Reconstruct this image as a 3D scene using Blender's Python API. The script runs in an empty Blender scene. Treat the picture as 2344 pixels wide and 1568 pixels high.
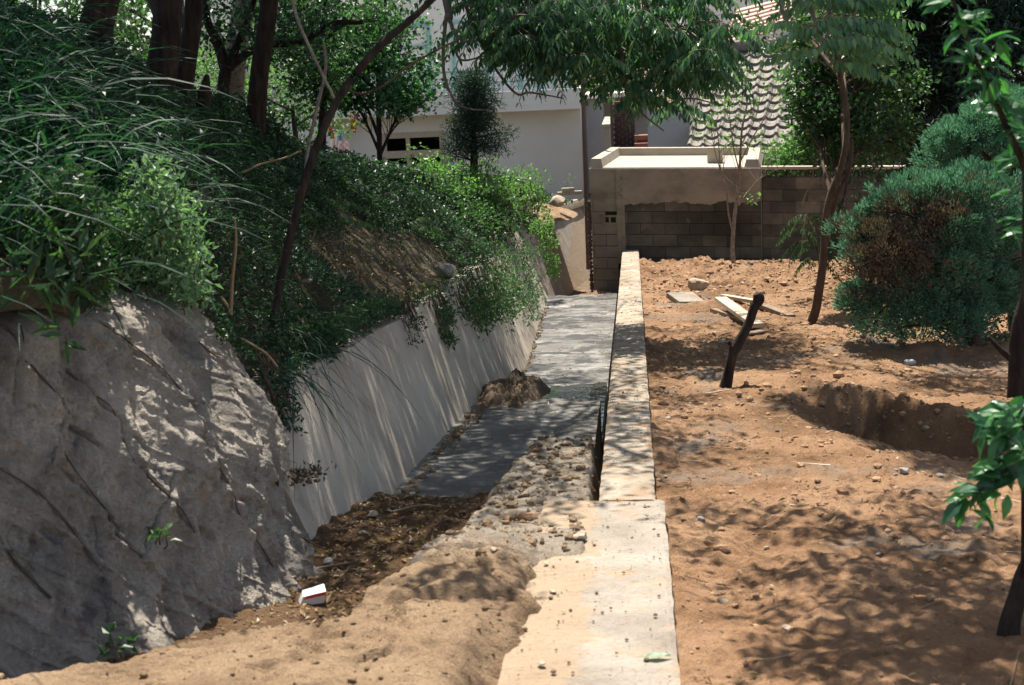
import bpy, bmesh, math
import numpy as np
R = math.radians
scene = bpy.context.scene
COL = scene.collection
# ------------------------------------------------------------------ camera, world, sun, exposure
FPX, CX, CY, K, SC = 1422., 512., 342.5, .0633, 1024/2344
def nv(v): v = np.asarray(v, float); return v/np.linalg.norm(v)
v1 = nv([(629-CX)/FPX, (CY-59)/FPX, -1.])
u0 = np.array([-.03, 1, 0.]); upc = nv(u0-(u0@v1)*v1)
CM = np.array([np.cross(v1, upc), v1, upc])
CAM = np.array([0, 0, 1.6])
from mathutils import Matrix, Vector
cd = bpy.data.cameras.new('camera'); cam = bpy.data.objects.new('camera', cd); COL.objects.link(cam)
m4 = Matrix([list(CM[0])+[CAM[0]], list(CM[1])+[CAM[1]], list(CM[2])+[CAM[2]], [0, 0, 0, 1]])
cam.matrix_world = m4
cd.sensor_width = 36; cd.lens = FPX/1024*36; cd.clip_start = .05; cd.clip_end = 2000
cd.dof.use_dof = True; cd.dof.focus_distance = 12.5; cd.dof.aperture_fstop = 5.6
scene.camera = cam
SUN_EL, SUN_AZ = R(66), R(-14)
SV = np.array([math.sin(SUN_AZ)*math.cos(SUN_EL), math.cos(SUN_AZ)*math.cos(SUN_EL), math.sin(SUN_EL)])
w = bpy.data.worlds.new('World'); scene.world = w; w.use_nodes = True
sky = w.node_tree.nodes.new('ShaderNodeTexSky'); sky.sky_type = 'NISHITA'; sky.sun_disc = False
sky.sun_elevation = SUN_EL; sky.sun_rotation = SUN_AZ
bg = w.node_tree.nodes['Background']; bg.inputs[1].default_value = .078
hs = w.node_tree.nodes.new('ShaderNodeHueSaturation'); hs.inputs['Saturation'].default_value = .62; w.node_tree.links.new(sky.outputs[0], hs.inputs['Color']); w.node_tree.links.new(hs.outputs[0], bg.inputs[0])
sl = bpy.data.lights.new('sun', 'SUN'); sl.energy = 5.0; sl.angle = R(.53); sl.color = (1, .93, .82)
so = bpy.data.objects.new('sun', sl); COL.objects.link(so)
so.rotation_euler = Vector(SV).to_track_quat('Z', 'Y').to_euler()
scene.view_settings.view_transform = 'Standard'; scene.view_settings.look = 'None'
scene.view_settings.exposure = 1.22; scene.view_settings.gamma = 1
try: scene.cycles.max_bounces = 8; scene.cycles.transparent_max_bounces = 8
except Exception: pass

# ------------------------------------------------------------------ placing helpers
def ray(x, y): return CM @ np.array([(x*SC-CX)/FPX, (CY-y*SC)/FPX, -1.])
def site(x, y, z=0.):              # point on the sloping site at height z above the wall-top plane
    d = ray(x, y); t = (z-1.6)/(d[2]+K*d[1]); return CAM+t*d
def atY(x, y, Y): d = ray(x, y); return CAM+d*(Y/d[1])
def S2(X, Y, z): return np.array([X, Y, z-K*Y])
def hash3(i, j, k, s):
    h = (i*374761393 + j*668265263 + k*2147483647 + s*144665) & 0xffffffff
    h = ((h ^ (h >> 13))*1274126177) & 0xffffffff
    return ((h ^ (h >> 16)) & 0xffff)/65535.
def vnoise(x, y, z=0., s=0):
    x = np.asarray(x, float); y = np.asarray(y, float); z = np.asarray(z, float)+0*x
    i, j, k = np.floor(x).astype(np.int64), np.floor(y).astype(np.int64), np.floor(z).astype(np.int64)
    fx, fy, fz = x-i, y-j, z-k
    fx = fx*fx*(3-2*fx); fy = fy*fy*(3-2*fy); fz = fz*fz*(3-2*fz)
    def c(a, b, d): return hash3(i+a, j+b, k+d, s)
    x00 = c(0,0,0)*(1-fx)+c(1,0,0)*fx; x10 = c(0,1,0)*(1-fx)+c(1,1,0)*fx
    x01 = c(0,0,1)*(1-fx)+c(1,0,1)*fx; x11 = c(0,1,1)*(1-fx)+c(1,1,1)*fx
    return ((x00*(1-fy)+x10*fy)*(1-fz)+(x01*(1-fy)+x11*fy)*fz)*2-1
def fbm(x, y, z=0., o=4, s=0):
    r = 0; a = 1.; t = 0; f = 1.
    for q in range(o): r = r+a*vnoise(np.asarray(x)*f+7.3*q, np.asarray(y)*f+3.1*q, np.asarray(z)*f, s+q); t += a; a *= .5; f *= 2.03
    return r/t
def sstep(a, b, x): t = np.clip((x-a)/(b-a), 0, 1); return t*t*(3-2*t)

# ------------------------------------------------------------------ mesh helpers
class MB:
    def __init__(s): s.v = []; s.f = []; s.n = 0
    def add(s, v, f):
        v = np.asarray(v, float).reshape(-1, 3); f = np.asarray(f, int)
        s.v.append(v); s.f.append(f+s.n); s.n += len(v); return s
    def quad(s, a, b, c, d): return s.add([a, b, c, d], [[0, 1, 2, 3]])
    def box(s, c, sz, rot=None, jit=0, rng=None):
        p = np.array([[x, y, z] for x in (-.5, .5) for y in (-.5, .5) for z in (-.5, .5)])*np.asarray(sz)
        if jit and rng is not None: p = p+rng.normal(0, jit, p.shape)
        if rot is not None: p = p@np.asarray(rot).T
        return s.add(p+np.asarray(c), [[0,1,3,2],[4,6,7,5],[0,4,5,1],[2,3,7,6],[0,2,6,4],[1,5,7,3]])
    def bbox(s, c, sz, b=.01, rot=None):      # chamfered box
        h = np.asarray(sz)/2.; vs = []; fs = []
        bm = bmesh.new(); bmesh.ops.create_cube(bm, size=1)
        for v in bm.verts: v.co = Vector((v.co.x*sz[0], v.co.y*sz[1], v.co.z*sz[2]))
        bmesh.ops.bevel(bm, geom=bm.edges[:], offset=b, segments=2, affect='EDGES', profile=.6)
        bmesh.ops.triangulate(bm, faces=bm.faces[:])
        p = np.array([v.co[:] for v in bm.verts]); bm.verts.index_update()
        f = [[v.index for v in q.verts] for q in bm.faces]; bm.free()
        if rot is not None: p = p@np.asarray(rot).T
        return s.add(p+np.asarray(c), f)
    def tube(s, pts, rad, sides=7, cap=True):
        P = np.asarray(pts, float); n = len(P); rad = np.broadcast_to(np.asarray(rad, float), (n,)) if np.ndim(rad) == 0 else np.interp(np.linspace(0, 1, n), np.linspace(0, 1, len(rad)), rad)
        T = np.gradient(P, axis=0); T /= np.linalg.norm(T, axis=1)[:, None]+1e-9
        ref = np.array([.31, .2, .93]); ref = np.where(np.abs(T@nv(ref))[:, None] > .93, np.array([1., 0, 0]), nv(ref))
        A = np.cross(T, ref); A /= np.linalg.norm(A, axis=1)[:, None]; B = np.cross(T, A)
        th = np.linspace(0, 2*np.pi, sides, endpoint=False)
        V = P[:, None]+rad[:, None, None]*(np.cos(th)[None, :, None]*A[:, None]+np.sin(th)[None, :, None]*B[:, None])
        i = np.arange(n-1)[:, None]*sides; j = np.arange(sides)[None]; j2 = (j+1) % sides
        F = np.stack([i+j, i+j2, i+sides+j2, i+sides+j], -1).reshape(-1, 4)
        s.add(V, F)
        if cap:
            s.add(np.concatenate([V[-1], P[-1:]+T[-1]*rad[-1]*.4]), [[a, (a+1) % sides, sides] for a in range(sides)])
            s.add(np.concatenate([V[0], P[:1]]), [[(a+1) % sides, a, sides] for a in range(sides)])
        return s
    def grid(s, P):     # P (n,m,3)
        n, m = P.shape[:2]; i = np.arange(n-1)[:, None]*m; j = np.arange(m-1)[None]
        return s.add(P, np.stack([i+j, i+m+j, i+m+j+1, i+j+1], -1).reshape(-1, 4))
    def build(s, name, mat, parent=None, smooth=False, origin=None):
        me = bpy.data.meshes.new(name); V = np.concatenate(s.v)
        V = V-(np.asarray(origin) if origin is not None else 0)
        idx = np.concatenate([f.ravel() for f in s.f]); ln = np.concatenate([np.full(len(f), f.shape[1]) for f in s.f])
        me.vertices.add(len(V)); me.vertices.foreach_set('co', V.astype(np.float32).ravel())
        me.loops.add(len(idx)); me.loops.foreach_set('vertex_index', idx.astype(np.int32))
        me.polygons.add(len(ln)); me.polygons.foreach_set('loop_start', (np.cumsum(ln)-ln).astype(np.int32))
        me.polygons.foreach_set('loop_total', ln.astype(np.int32))
        me.polygons.foreach_set('use_smooth', np.full(len(ln), smooth))
        me.update(calc_edges=True); me.validate()
        for q in (mat if isinstance(mat, (list, tuple)) else [mat]): me.materials.append(q)
        o = bpy.data.objects.new(name, me); COL.objects.link(o)
        if origin is not None: o.location = origin
        if parent is not None:
            o.parent = parent; o.location = Vector(o.location)-parent.location if origin is not None else -parent.location
        return o
def tag(o, label, cat, group=None):
    o['label'] = label; o['category'] = cat
    if group: o['group'] = group
    return o
def thing(name, label, cat, loc, group=None):
    o = bpy.data.objects.new(name, None); COL.objects.link(o); o.location = tuple(loc); o.empty_display_size = .1
    return tag(o, label, cat, group)
def struct(o, k='structure'): o['kind'] = k; return o
def copy_tree(o, loc, rz=0, label=None, scale=1):
    c = o.copy(); COL.objects.link(c); c.location = tuple(loc); c.rotation_euler = (0, 0, rz); c.scale = (scale,)*3
    if label: c['label'] = label
    for ch in o.children: d = ch.copy(); COL.objects.link(d); d.parent = c
    return c
def smooth_curve(pts, n=8):
    P = np.asarray(pts, float); P = np.concatenate([[2*P[0]-P[1]], P, [2*P[-1]-P[-2]]]); out = []
    for i in range(1, len(P)-2):
        for t in np.linspace(0, 1, n, endpoint=False):
            a, b, c, d = P[i-1], P[i], P[i+1], P[i+2]
            out.append(.5*((2*b)+(-a+c)*t+(2*a-5*b+4*c-d)*t*t+(-a+3*b-3*c+d)*t**3))
    out.append(P[-2]); return np.array(out)
def pc(pts, Y, n=6):               # curve through photo points at depth Y (scalar or list)
    Ys = [Y]*len(pts) if np.ndim(Y) == 0 else np.interp(np.linspace(0, 1, len(pts)), np.linspace(0, 1, len(Y)), Y)
    return smooth_curve([atY(p[0], p[1], q) for p, q in zip(pts, Ys)], n)

# ------------------------------------------------------------------ materials
def newmat(name):
    m = bpy.data.materials.new(name); m.use_nodes = True; nt = m.node_tree
    return m, nt, nt.nodes['Principled BSDF']
def ramp(nt, fac, cols, pos=None):
    r = nt.nodes.new('ShaderNodeValToRGB'); e = r.color_ramp.elements
    pos = pos or list(np.linspace(.3, .7, len(cols)))
    while len(e) < len(cols): e.new(.5)
    for i, (c, p) in enumerate(zip(cols, pos)): e[i].position = p; e[i].color = (*c, 1)
    nt.links.new(fac, r.inputs[0]); return r.outputs[0]
def noise(nt, scale, detail=6, rough=.6, vec=None, dist=0, stretch=None):
    tc = nt.nodes.new('ShaderNodeTexCoord'); src = tc.outputs['Object']
    if stretch:
        mp = nt.nodes.new('ShaderNodeMapping'); mp.inputs['Scale'].default_value = stretch; nt.links.new(src, mp.inputs[0]); src = mp.outputs[0]
    n = nt.nodes.new('ShaderNodeTexNoise'); n.inputs['Scale'].default_value = scale; n.inputs['Detail'].default_value = detail
    n.inputs['Roughness'].default_value = rough; n.inputs['Distortion'].default_value = dist
    nt.links.new(src, n.inputs['Vector']); return n.outputs['Fac']
def mix(nt, a, b, fac, mode='MIX'):
    x = nt.nodes.new('ShaderNodeMix'); x.data_type = 'RGBA'; x.blend_type = mode
    for s, v in ((6, a), (7, b)):
        if isinstance(v, tuple): x.inputs[s].default_value = (*v, 1)
        else: nt.links.new(v, x.inputs[s])
    if isinstance(fac, (int, float)): x.inputs[0].default_value = fac
    else: nt.links.new(fac, x.inputs[0])
    return x.outputs[2]
def bump(nt, h, bsdf, dist=.01, strength=1., prev=None):
    b = nt.nodes.new('ShaderNodeBump'); b.inputs['Distance'].default_value = dist; b.inputs['Strength'].default_value = strength
    nt.links.new(h, b.inputs['Height'])
    if prev is not None: nt.links.new(prev, b.inputs['Normal'])
    nt.links.new(b.outputs[0], bsdf.inputs['Normal']); return b.outputs[0]
def surf(name, cols, scale=3., fine=40., bumps=((.01, 30.),), rough=.9, fine_mix=.35, grit=1., spots=None, stretch=None, pos=None, spec=.25):
    m, nt, b = newmat(name)
    c = ramp(nt, noise(nt, scale, stretch=stretch), cols, pos)
    g = ramp(nt, noise(nt, fine, 4, .7), [(.42, .42, .42), (.62, .62, .62)], [.3, .7])
    c = mix(nt, c, g, fine_mix, 'OVERLAY')
    if spots:
        for col, sc, lo, hi in spots: c = mix(nt, c, col, ramp(nt, noise(nt, sc, 5, .65, dist=.4), [(0, 0, 0), (1, 1, 1)], [lo, hi]))
    nt.links.new(c, b.inputs['Base Color']); b.inputs['Roughness'].default_value = rough; b.inputs['Specular IOR Level'].default_value = spec
    if grit: c = mix(nt, c, ramp(nt, noise(nt, fine*1.6, 3, .8), [(.22, .2, .18), (.5, .5, .5), (.5, .5, .5), (.78, .77, .74)], [.30, .42, .6, .74]), .55*grit, 'OVERLAY')
    prev = None
    for d, sc in bumps: prev = bump(nt, noise(nt, sc, 6, .65), b, d, 1, prev)
    return m
def plain(name, col, rough=.7, metal=0): 
    m, nt, b = newmat(name); c = ramp(nt, noise(nt, 12), [tuple(q*.85 for q in col), tuple(min(1, q*1.1) for q in col)])
    nt.links.new(c, b.inputs['Base Color']); b.inputs['Roughness'].default_value = rough; b.inputs['Metallic'].default_value = metal; return m
def leafmat(name, cols, trans=.4, rough=.45, tcol=None, spec=.5):
    m, nt, b = newmat(name)
    g = nt.nodes.new('ShaderNodeNewGeometry'); c = ramp(nt, g.outputs['Random Per Island'], cols, list(np.linspace(0, 1, len(cols))))
    nt.links.new(c, b.inputs['Base Color']); b.inputs['Roughness'].default_value = rough; b.inputs['Specular IOR Level'].default_value = spec
    t = nt.nodes.new('ShaderNodeBsdfTranslucent'); h = mix(nt, c, tcol or (1.0, 1.35, .55), 1., 'MULTIPLY'); nt.links.new(h, t.inputs[0])
    x = nt.nodes.new('ShaderNodeMixShader'); x.inputs[0].default_value = trans
    nt.links.new(b.outputs[0], x.inputs[1]); nt.links.new(t.outputs[0], x.inputs[2])
    nt.links.new(x.outputs[0], nt.nodes['Material Output'].inputs[0]); return m
M = {}
M['dirt'] = surf('dirt', [(.18, .10, .05), (.38, .22, .12), (.50, .31, .185)], 1.6, 60, ((.06, 9.), (.055, 34.), (.028, 100.)), .95, .65, 1.2, [((.27, .23, .19), .9, .56, .68), ((.17, .10, .06), 5., .6, .75), ((.5, .42, .34), 38., .66, .72)])
M['darkdirt'] = surf('dark_dirt', [(.07, .05, .035), (.15, .105, .07), (.24, .17, .11)], 3., 60, ((.05, 12.), (.03, 45.)), .95, .6, 1., [((.26, .2, .14), 8., .6, .7)])
M['heap'] = surf('sandy_dirt', [(.24, .16, .095), (.36, .245, .15), (.46, .325, .205)], 2.2, 55, ((.06, 8.), (.05, 34.), (.022, 100.)), .95, .6, 1., [((.22, .15, .09), 6., .62, .75), ((.5, .42, .33), 25., .68, .74)])
M['bank'] = surf('bank_soil', [(.035, .04, .022), (.08, .065, .04), (.13, .095, .06)], 2., 60, ((.04, 9.), (.02, 40.)), .95, .6)
M['concrete'] = surf('concrete', [(.27, .245, .21), (.36, .33, .285), (.42, .385, .33)], 1.5, 70, ((.006, 25.), (.004, 110.)), .9, .45, .6, [((.2, .18, .15), 4., .62, .8), ((.16, .13, .1), 60., .7, .78)])
M['dirtyconcrete'] = surf('dirt_streaked_concrete', [(.17, .135, .10), (.28, .24, .19), (.38, .335, .28)], 3., 60, ((.012, 14.), (.006, 70.)), .92, .55, .6, [((.28, .19, .12), 7., .5, .62), ((.16, .125, .09), 22., .6, .68)])
M['paleslab'] = surf('pale_slab', [(.20, .172, .14), (.29, .255, .215), (.36, .32, .275)], 2.5, 60, ((.02, 12.), (.012, 60.)), .9, .4, .8, [((.26, .19, .13), 26., .60, .68), ((.38, .28, .2), 5., .56, .74), ((.2, .15, .11), 60., .66, .72)])
M['smoothwall'] = surf('trowelled_concrete', [(.30, .262, .215), (.41, .36, .30), (.47, .415, .35)], 1.6, 90, ((.006, 6.), (.003, 80.)), .85, .3, .6, [((.25, .21, .165), 2.2, .56, .74), ((.22, .19, .15), 24., .64, .74)], stretch=(1, 1, .35))
M['rock'] = surf('sprayed_mortar', [(.24, .22, .195), (.47, .42, .36), (.64, .56, .47)], 3.6, 60, ((.06, 10.), (.05, 30.), (.022, 90.)), .95, .75, 1.3, [((.26, .205, .145), 2.6, .6, .8), ((.15, .155, .16), 6., .58, .72)])
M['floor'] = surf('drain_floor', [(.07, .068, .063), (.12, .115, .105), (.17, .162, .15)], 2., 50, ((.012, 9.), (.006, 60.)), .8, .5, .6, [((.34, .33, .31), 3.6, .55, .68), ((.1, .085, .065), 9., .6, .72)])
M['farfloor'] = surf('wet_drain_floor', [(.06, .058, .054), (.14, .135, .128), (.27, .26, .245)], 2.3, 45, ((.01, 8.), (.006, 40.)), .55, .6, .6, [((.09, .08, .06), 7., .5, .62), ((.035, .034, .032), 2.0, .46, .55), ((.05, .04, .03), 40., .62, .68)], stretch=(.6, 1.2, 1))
M['block'] = surf('weathered_block', [(.04, .038, .033), (.075, .07, .06), (.14, .13, .11)], 1.1, 60, ((.006, 50.), (.003, 150.)), .95, .5, .6, [((.17, .15, .12), 3., .62, .75)], stretch=(1, 1, 1.6))
nt = M['paleslab'].node_tree; b = nt.nodes['Principled BSDF']; src = b.inputs['Base Color'].links[0].from_socket; tc = nt.nodes.new('ShaderNodeTexCoord'); sx_ = nt.nodes.new('ShaderNodeSeparateXYZ'); nt.links.new(tc.outputs['Object'], sx_.inputs[0])
mr_ = nt.nodes.new('ShaderNodeMapRange'); mr_.inputs['From Min'].default_value = -.16; mr_.inputs['From Max'].default_value = -.46; nt.links.new(sx_.outputs['X'], mr_.inputs['Value'])
ad_ = nt.nodes.new('ShaderNodeMath'); ad_.operation = 'MULTIPLY_ADD'; nt.links.new(noise(nt, 7, 6, .7), ad_.inputs[0]); ad_.inputs[1].default_value = 1.6; nt.links.new(mr_.outputs[0], ad_.inputs[2])
gt_ = nt.nodes.new('ShaderNodeMath'); gt_.operation = 'GREATER_THAN'; gt_.inputs[1].default_value = -1.2; nt.links.new(sx_.outputs['X'], gt_.inputs[0])
ml_ = nt.nodes.new('ShaderNodeMath'); ml_.operation = 'MULTIPLY'; nt.links.new(ramp(nt, ad_.outputs[0], [(0, 0, 0), (.8, .8, .8)], [.95, 1.0]), ml_.inputs[0]); nt.links.new(gt_.outputs[0], ml_.inputs[1])
rr_m = ramp(nt, ad_.outputs[0], [(0, 0, 0), (.75, .75, .75)], [.88, 1.]); nt.links.new(rr_m, ml_.inputs[0]); nt.links.new(mix(nt, src, (.33, .24, .155), ml_.outputs[0]), b.inputs['Base Color'])
for k_ in ('block',):
    nt = M[k_].node_tree; b = nt.nodes['Principled BSDF']; src = b.inputs['Base Color'].links[0].from_socket; g = nt.nodes.new('ShaderNodeNewGeometry')
    nt.links.new(mix(nt, src, ramp(nt, g.outputs['Random Per Island'], [(.75, .75, .75), (1, .98, .95), (1.5, 1.45, 1.4)], [0, .6, 1]), .9, 'MULTIPLY'), b.inputs['Base Color'])
M['blockpale'] = surf('pale_block', [(.16, .14, .11), (.22, .195, .155), (.28, .25, .2)], 1.6, 60, ((.006, 50.), (.003, 150.)), .95, .5, .6, [((.09, .08, .065), 3., .6, .75)])
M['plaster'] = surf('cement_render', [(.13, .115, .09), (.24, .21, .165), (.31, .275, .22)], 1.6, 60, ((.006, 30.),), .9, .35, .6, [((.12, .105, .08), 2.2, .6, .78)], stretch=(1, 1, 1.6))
M['rim'] = surf('pale_cement', [(.29, .25, .195), (.40, .35, .28)], 2, 50, ((.006, 20.),), .9, .3)  # lighter than the cement render
M['mortar'] = plain('mortar', (.03, .027, .022), .95)
M['white'] = surf('painted_plaster', [(.66, .63, .59), (.76, .73, .69)], .8, 30, ((.004, 12.),), .85, .12)
M['greywall'] = surf('grey_paint', [(.30, .32, .34), (.36, .38, .40)], 1, 30, ((.004, 12.),), .85, .15)
M['frame'] = plain('cream_window_frame', (.48, .40, .31), .6)
M['teal'] = plain('teal_paint', (.22, .42, .42), .5)
M['glass'] = plain('dark_glass', (.02, .022, .024), .12)
M['dark'] = plain('dark_interior', (.012, .012, .012), .9)
M['tile'] = surf('clay_tile', [(.12, .108, .095), (.20, .18, .16), (.25, .225, .20)], 5, 60, ((.004, 50.),), .75, .45, .6, [((.2, .18, .165), 1.3, .58, .75)])
M['tiledark'] = plain('ridge_tile', (.14, .125, .12), .8)
M['pinktile'] = surf('pink_tile', [(.42, .28, .23), (.5, .35, .29)], 4, 40, ((.006, 30.),), .8, .4)
M['brick'] = surf('dark_brick', [(.07, .05, .045), (.12, .08, .065)], 6, 40, ((.006, 30.),), .9, .4)
M['redbrick'] = surf('red_brick', [(.22, .10, .07), (.3, .15, .1)], 8, 40, ((.006, 30.),), .9, .4)
M['paleblue'] = plain('pale_blue_gable', (.42, .52, .54), .8)
M['rust'] = plain('rusty_pipe', (.10, .06, .05), .7)
M['bark'] = surf('bark', [(.012, .009, .008), (.03, .022, .018), (.055, .042, .034)], 22, 60, ((.012, 30.),), .95, .5, stretch=(1, 1, .22))
M['barkbrown'] = surf('brown_bark', [(.05, .03, .022), (.09, .058, .042), (.13, .09, .065)], 18, 60, ((.008, 40.),), .9, .5, stretch=(1, 1, .3))
M['barkgrey'] = surf('grey_bark', [(.11, .09, .075), (.2, .165, .14), (.29, .25, .21)], 24, 60, ((.006, 50.),), .9, .5)
M['twig'] = plain('dry_twig', (.30, .2, .12), .85)
M['timber'] = surf('raw_timber', [(.38, .31, .23), (.5, .42, .32)], 6, 60, ((.003, 60.),), .85, .4, stretch=(1, 1, 1))
M['timberdark'] = surf('old_timber', [(.12, .09, .065), (.24, .19, .14)], 9, 60, ((.004, 60.),), .9, .4)
M['stone'] = surf('stone', [(.22, .18, .14), (.36, .29, .22), (.45, .39, .32)], 7, 60, ((.01, 30.),), .9, .5)
M['mud'] = surf('mud', [(.11, .08, .055), (.18, .13, .09), (.24, .185, .13)], 4., 60, ((.04, 12.), (.03, 45.)), .95, .6)
M['clod'] = surf('clods', [(.2, .12, .07), (.32, .2, .12), (.4, .28, .18)], 9, 60, ((.01, 60.),), .95, .5)
M['greystone'] = surf('grey_stone', [(.2, .19, .18), (.34, .33, .31)], 9, 60, ((.01, 30.),), .9, .5)
M['straw'] = leafmat('dry_leaves', [(.16, .09, .045), (.3, .19, .10), (.38, .27, .15)], .2)
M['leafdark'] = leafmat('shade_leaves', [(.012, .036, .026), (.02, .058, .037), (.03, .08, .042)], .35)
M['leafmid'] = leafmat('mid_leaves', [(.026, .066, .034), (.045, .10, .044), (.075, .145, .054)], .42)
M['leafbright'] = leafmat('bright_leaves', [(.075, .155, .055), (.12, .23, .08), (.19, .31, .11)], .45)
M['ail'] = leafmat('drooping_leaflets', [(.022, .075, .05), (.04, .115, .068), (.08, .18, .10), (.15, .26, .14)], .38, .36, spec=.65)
M['ailbright'] = leafmat('sunlit_leaflets', [(.05, .14, .075), (.10, .22, .11), (.20, .34, .18)], .42, .34, spec=.7)  # lighter copy of the drooping leaflets, sunlight put into the leaf colour
M['ginkgo'] = leafmat('fan_leaves', [(.025, .08, .04), (.042, .12, .052), (.065, .16, .06)], .45)
M['juniper'] = leafmat('juniper_sprays', [(.055, .15, .10), (.115, .26, .175), (.21, .39, .26)], .25, .6, (.9, 1.1, .8), .3)
M['deadspray'] = leafmat('dead_sprays', [(.09, .07, .055), (.17, .125, .10), (.25, .185, .145)], .1, .8)
M['conifer'] = leafmat('dark_conifer', [(.012, .035, .026), (.022, .06, .042), (.03, .075, .05)], .15, .6)
M['grass'] = leafmat('grass_blades', [(.008, .034, .024), (.016, .058, .037), (.05, .12, .075)], .35, .55, spec=.25)
M['mug'] = leafmat('pale_weed', [(.09, .17, .10), (.15, .26, .15), (.24, .35, .22)], .35, .5)
M['cover'] = leafmat('ground_cover', [(.014, .042, .024), (.026, .064, .033), (.05, .10, .042)], .3)
M['persimmon'] = leafmat('broad_leaves', [(.02, .075, .045), (.04, .14, .06), (.09, .24, .085)], .45, .33, (1.0, 1.5, .5), .6)

# ------------------------------------------------------------------ foliage helpers
def unit(a): return a/(np.linalg.norm(a, axis=-1, keepdims=True)+1e-9)
def leaves(mb, P, A, N, L, W, curl=.15, fold=.18):
    P = np.asarray(P); n = len(P); A = unit(A); S = unit(np.cross(A, N)); N = np.cross(S, A)
    L = np.broadcast_to(L, (n,))[:, None]; W = np.broadcast_to(W, (n,))[:, None]
    mid = P+A*L*.42+N*W*fold
    V = np.stack([P, mid+S*W*.5, P+A*L-N*L*curl, mid-S*W*.5], 1)
    i = np.arange(n)[:, None]*4; F = np.concatenate([i+[[0, 1, 2]], i+[[0, 2, 3]]])
    mb.add(V, F)
def fineleaves(mb, P, A, N, L, W, curl=.35):
    n = len(P); A = unit(A); S = unit(np.cross(A, N)); N = np.cross(S, A)
    L = np.broadcast_to(L, (n,))[:, None]; W = np.broadcast_to(W, (n,))[:, None]
    def m(t): return P+A*L*t-N*L*curl*t*t
    row = [m(0)]
    for t, wd in ((.18, .30), (.42, .5), (.68, .38), (.87, .16)):
        c = m(t); row += [c+S*W*wd+N*W*.16, c, c-S*W*wd+N*W*.16]
    row.append(m(1)); V = np.stack(row, 1); k = V.shape[1]
    F = [[0, 1, 2], [0, 2, 3]]
    for q in range(3): a = 1+3*q; F += [[a, a+3, a+4], [a, a+4, a+1], [a+1, a+4, a+5], [a+1, a+5, a+2]]
    F += [[10, 13, 11], [11, 13, 12]]
    mb.add(V, (np.arange(n)[:, None, None]*k+np.array(F)[None]).reshape(-1, 3))
def in_ball(rng, n): return unit(rng.normal(size=(n, 3)))*rng.random((n, 1))**(1/3)
def clusters(mb, C, r, nper, L, W, rng, up=.5, out=.6, curl=.15, flat=.75, fine=False, droop=0):
    C = np.repeat(np.asarray(C), nper, 0); n = len(C); b = in_ball(rng, n)
    P = C+b*r*[1, 1, flat]; A = unit(b*out+rng.normal(size=(n, 3))*.6+[0, 0, .12-droop]); N = unit(rng.normal(size=(n, 3))*.7+[0, 0, up*2])
    LL = L*rng.uniform(.6, 1.25, n)
    (fineleaves if fine else leaves)(mb, P, A, N, LL, LL*W/L, curl)
def blobpts(rng, blobs, shell=.55, hole=.35, s=3.):
    out = []
    for c, rr, n in blobs:
        b = unit(rng.normal(size=(n*3, 3)))*(rng.random((n*3, 1))**.5*(1-shell)+shell)**.7
        p = np.asarray(c)+b*np.asarray(rr); k = vnoise(p[:, 0]*s, p[:, 1]*s, p[:, 2]*s, 5) > -hole
        out.append(p[k][:n])
    return np.concatenate(out)
def limbs(mb, trunk, C, rng, r0=.05, every=1, rt=.006, groups=8):
    """limbs from the trunk to groups of cluster centres, then twigs"""
    C = np.asarray(C); k = min(groups, len(C)); seeds = C[rng.choice(len(C), k, replace=False)]
    own = np.argmin(np.linalg.norm(C[:, None]-seeds[None], axis=2), 1)
    for g in range(k):
        mem = C[own == g]
        if not len(mem): continue
        c = mem.mean(0); j = np.argmin(np.linalg.norm(trunk-(c-[0, 0, .45*np.linalg.norm(c-trunk[-1])]), axis=1)); a = trunk[j]
        midp = (a+c)/2+rng.normal(0, .05, 3)*np.linalg.norm(c-a)+[0, 0, .06*np.linalg.norm(c-a)]
        cur = smooth_curve([a, midp, c], 5); mb.tube(cur, [r0, r0*.35], 6)
        for p in mem[::every]:
            q = cur[rng.integers(3, len(cur))]; mm = (p+q)/2+rng.normal(0, .03, 3)
            mb.tube(np.array([q, mm, p]), [r0*.22, rt*.5], 4, cap=False)
def tree(name, label, cat, trunkpts, trad, blobs, leafM, L, W, nper, cr, seed, bark='bark', group=None, r0=.05, groups=8, every=2, hole=.35, base=None, extra=None, fine=False, droop=0, up=.5, s=3., shell=.5, flat=.75):
    rng = np.random.default_rng(seed); tp = smooth_curve(trunkpts, 6); root = thing(name, label, cat, tp[0] if base is None else base, group)
    C = blobpts(rng, blobs, shell=shell, hole=hole, s=s); mb = MB(); wob = tp+np.stack([fbm(tp[:, 2]*2, 0*tp[:, 2]+seed, o=2)*.02]*3, 1); mb.tube(wob, trad, 12)
    limbs(mb, tp, C, rng, r0, every, groups=groups)
    if extra: extra(mb)
    mb.build('trunk', M[bark], root, smooth=True)
    lb = MB(); clusters(lb, C, cr, nper, L, W, rng, fine=fine, droop=droop, up=up, flat=flat); lb.build('crown', M[leafM], root)
    return root, C
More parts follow.
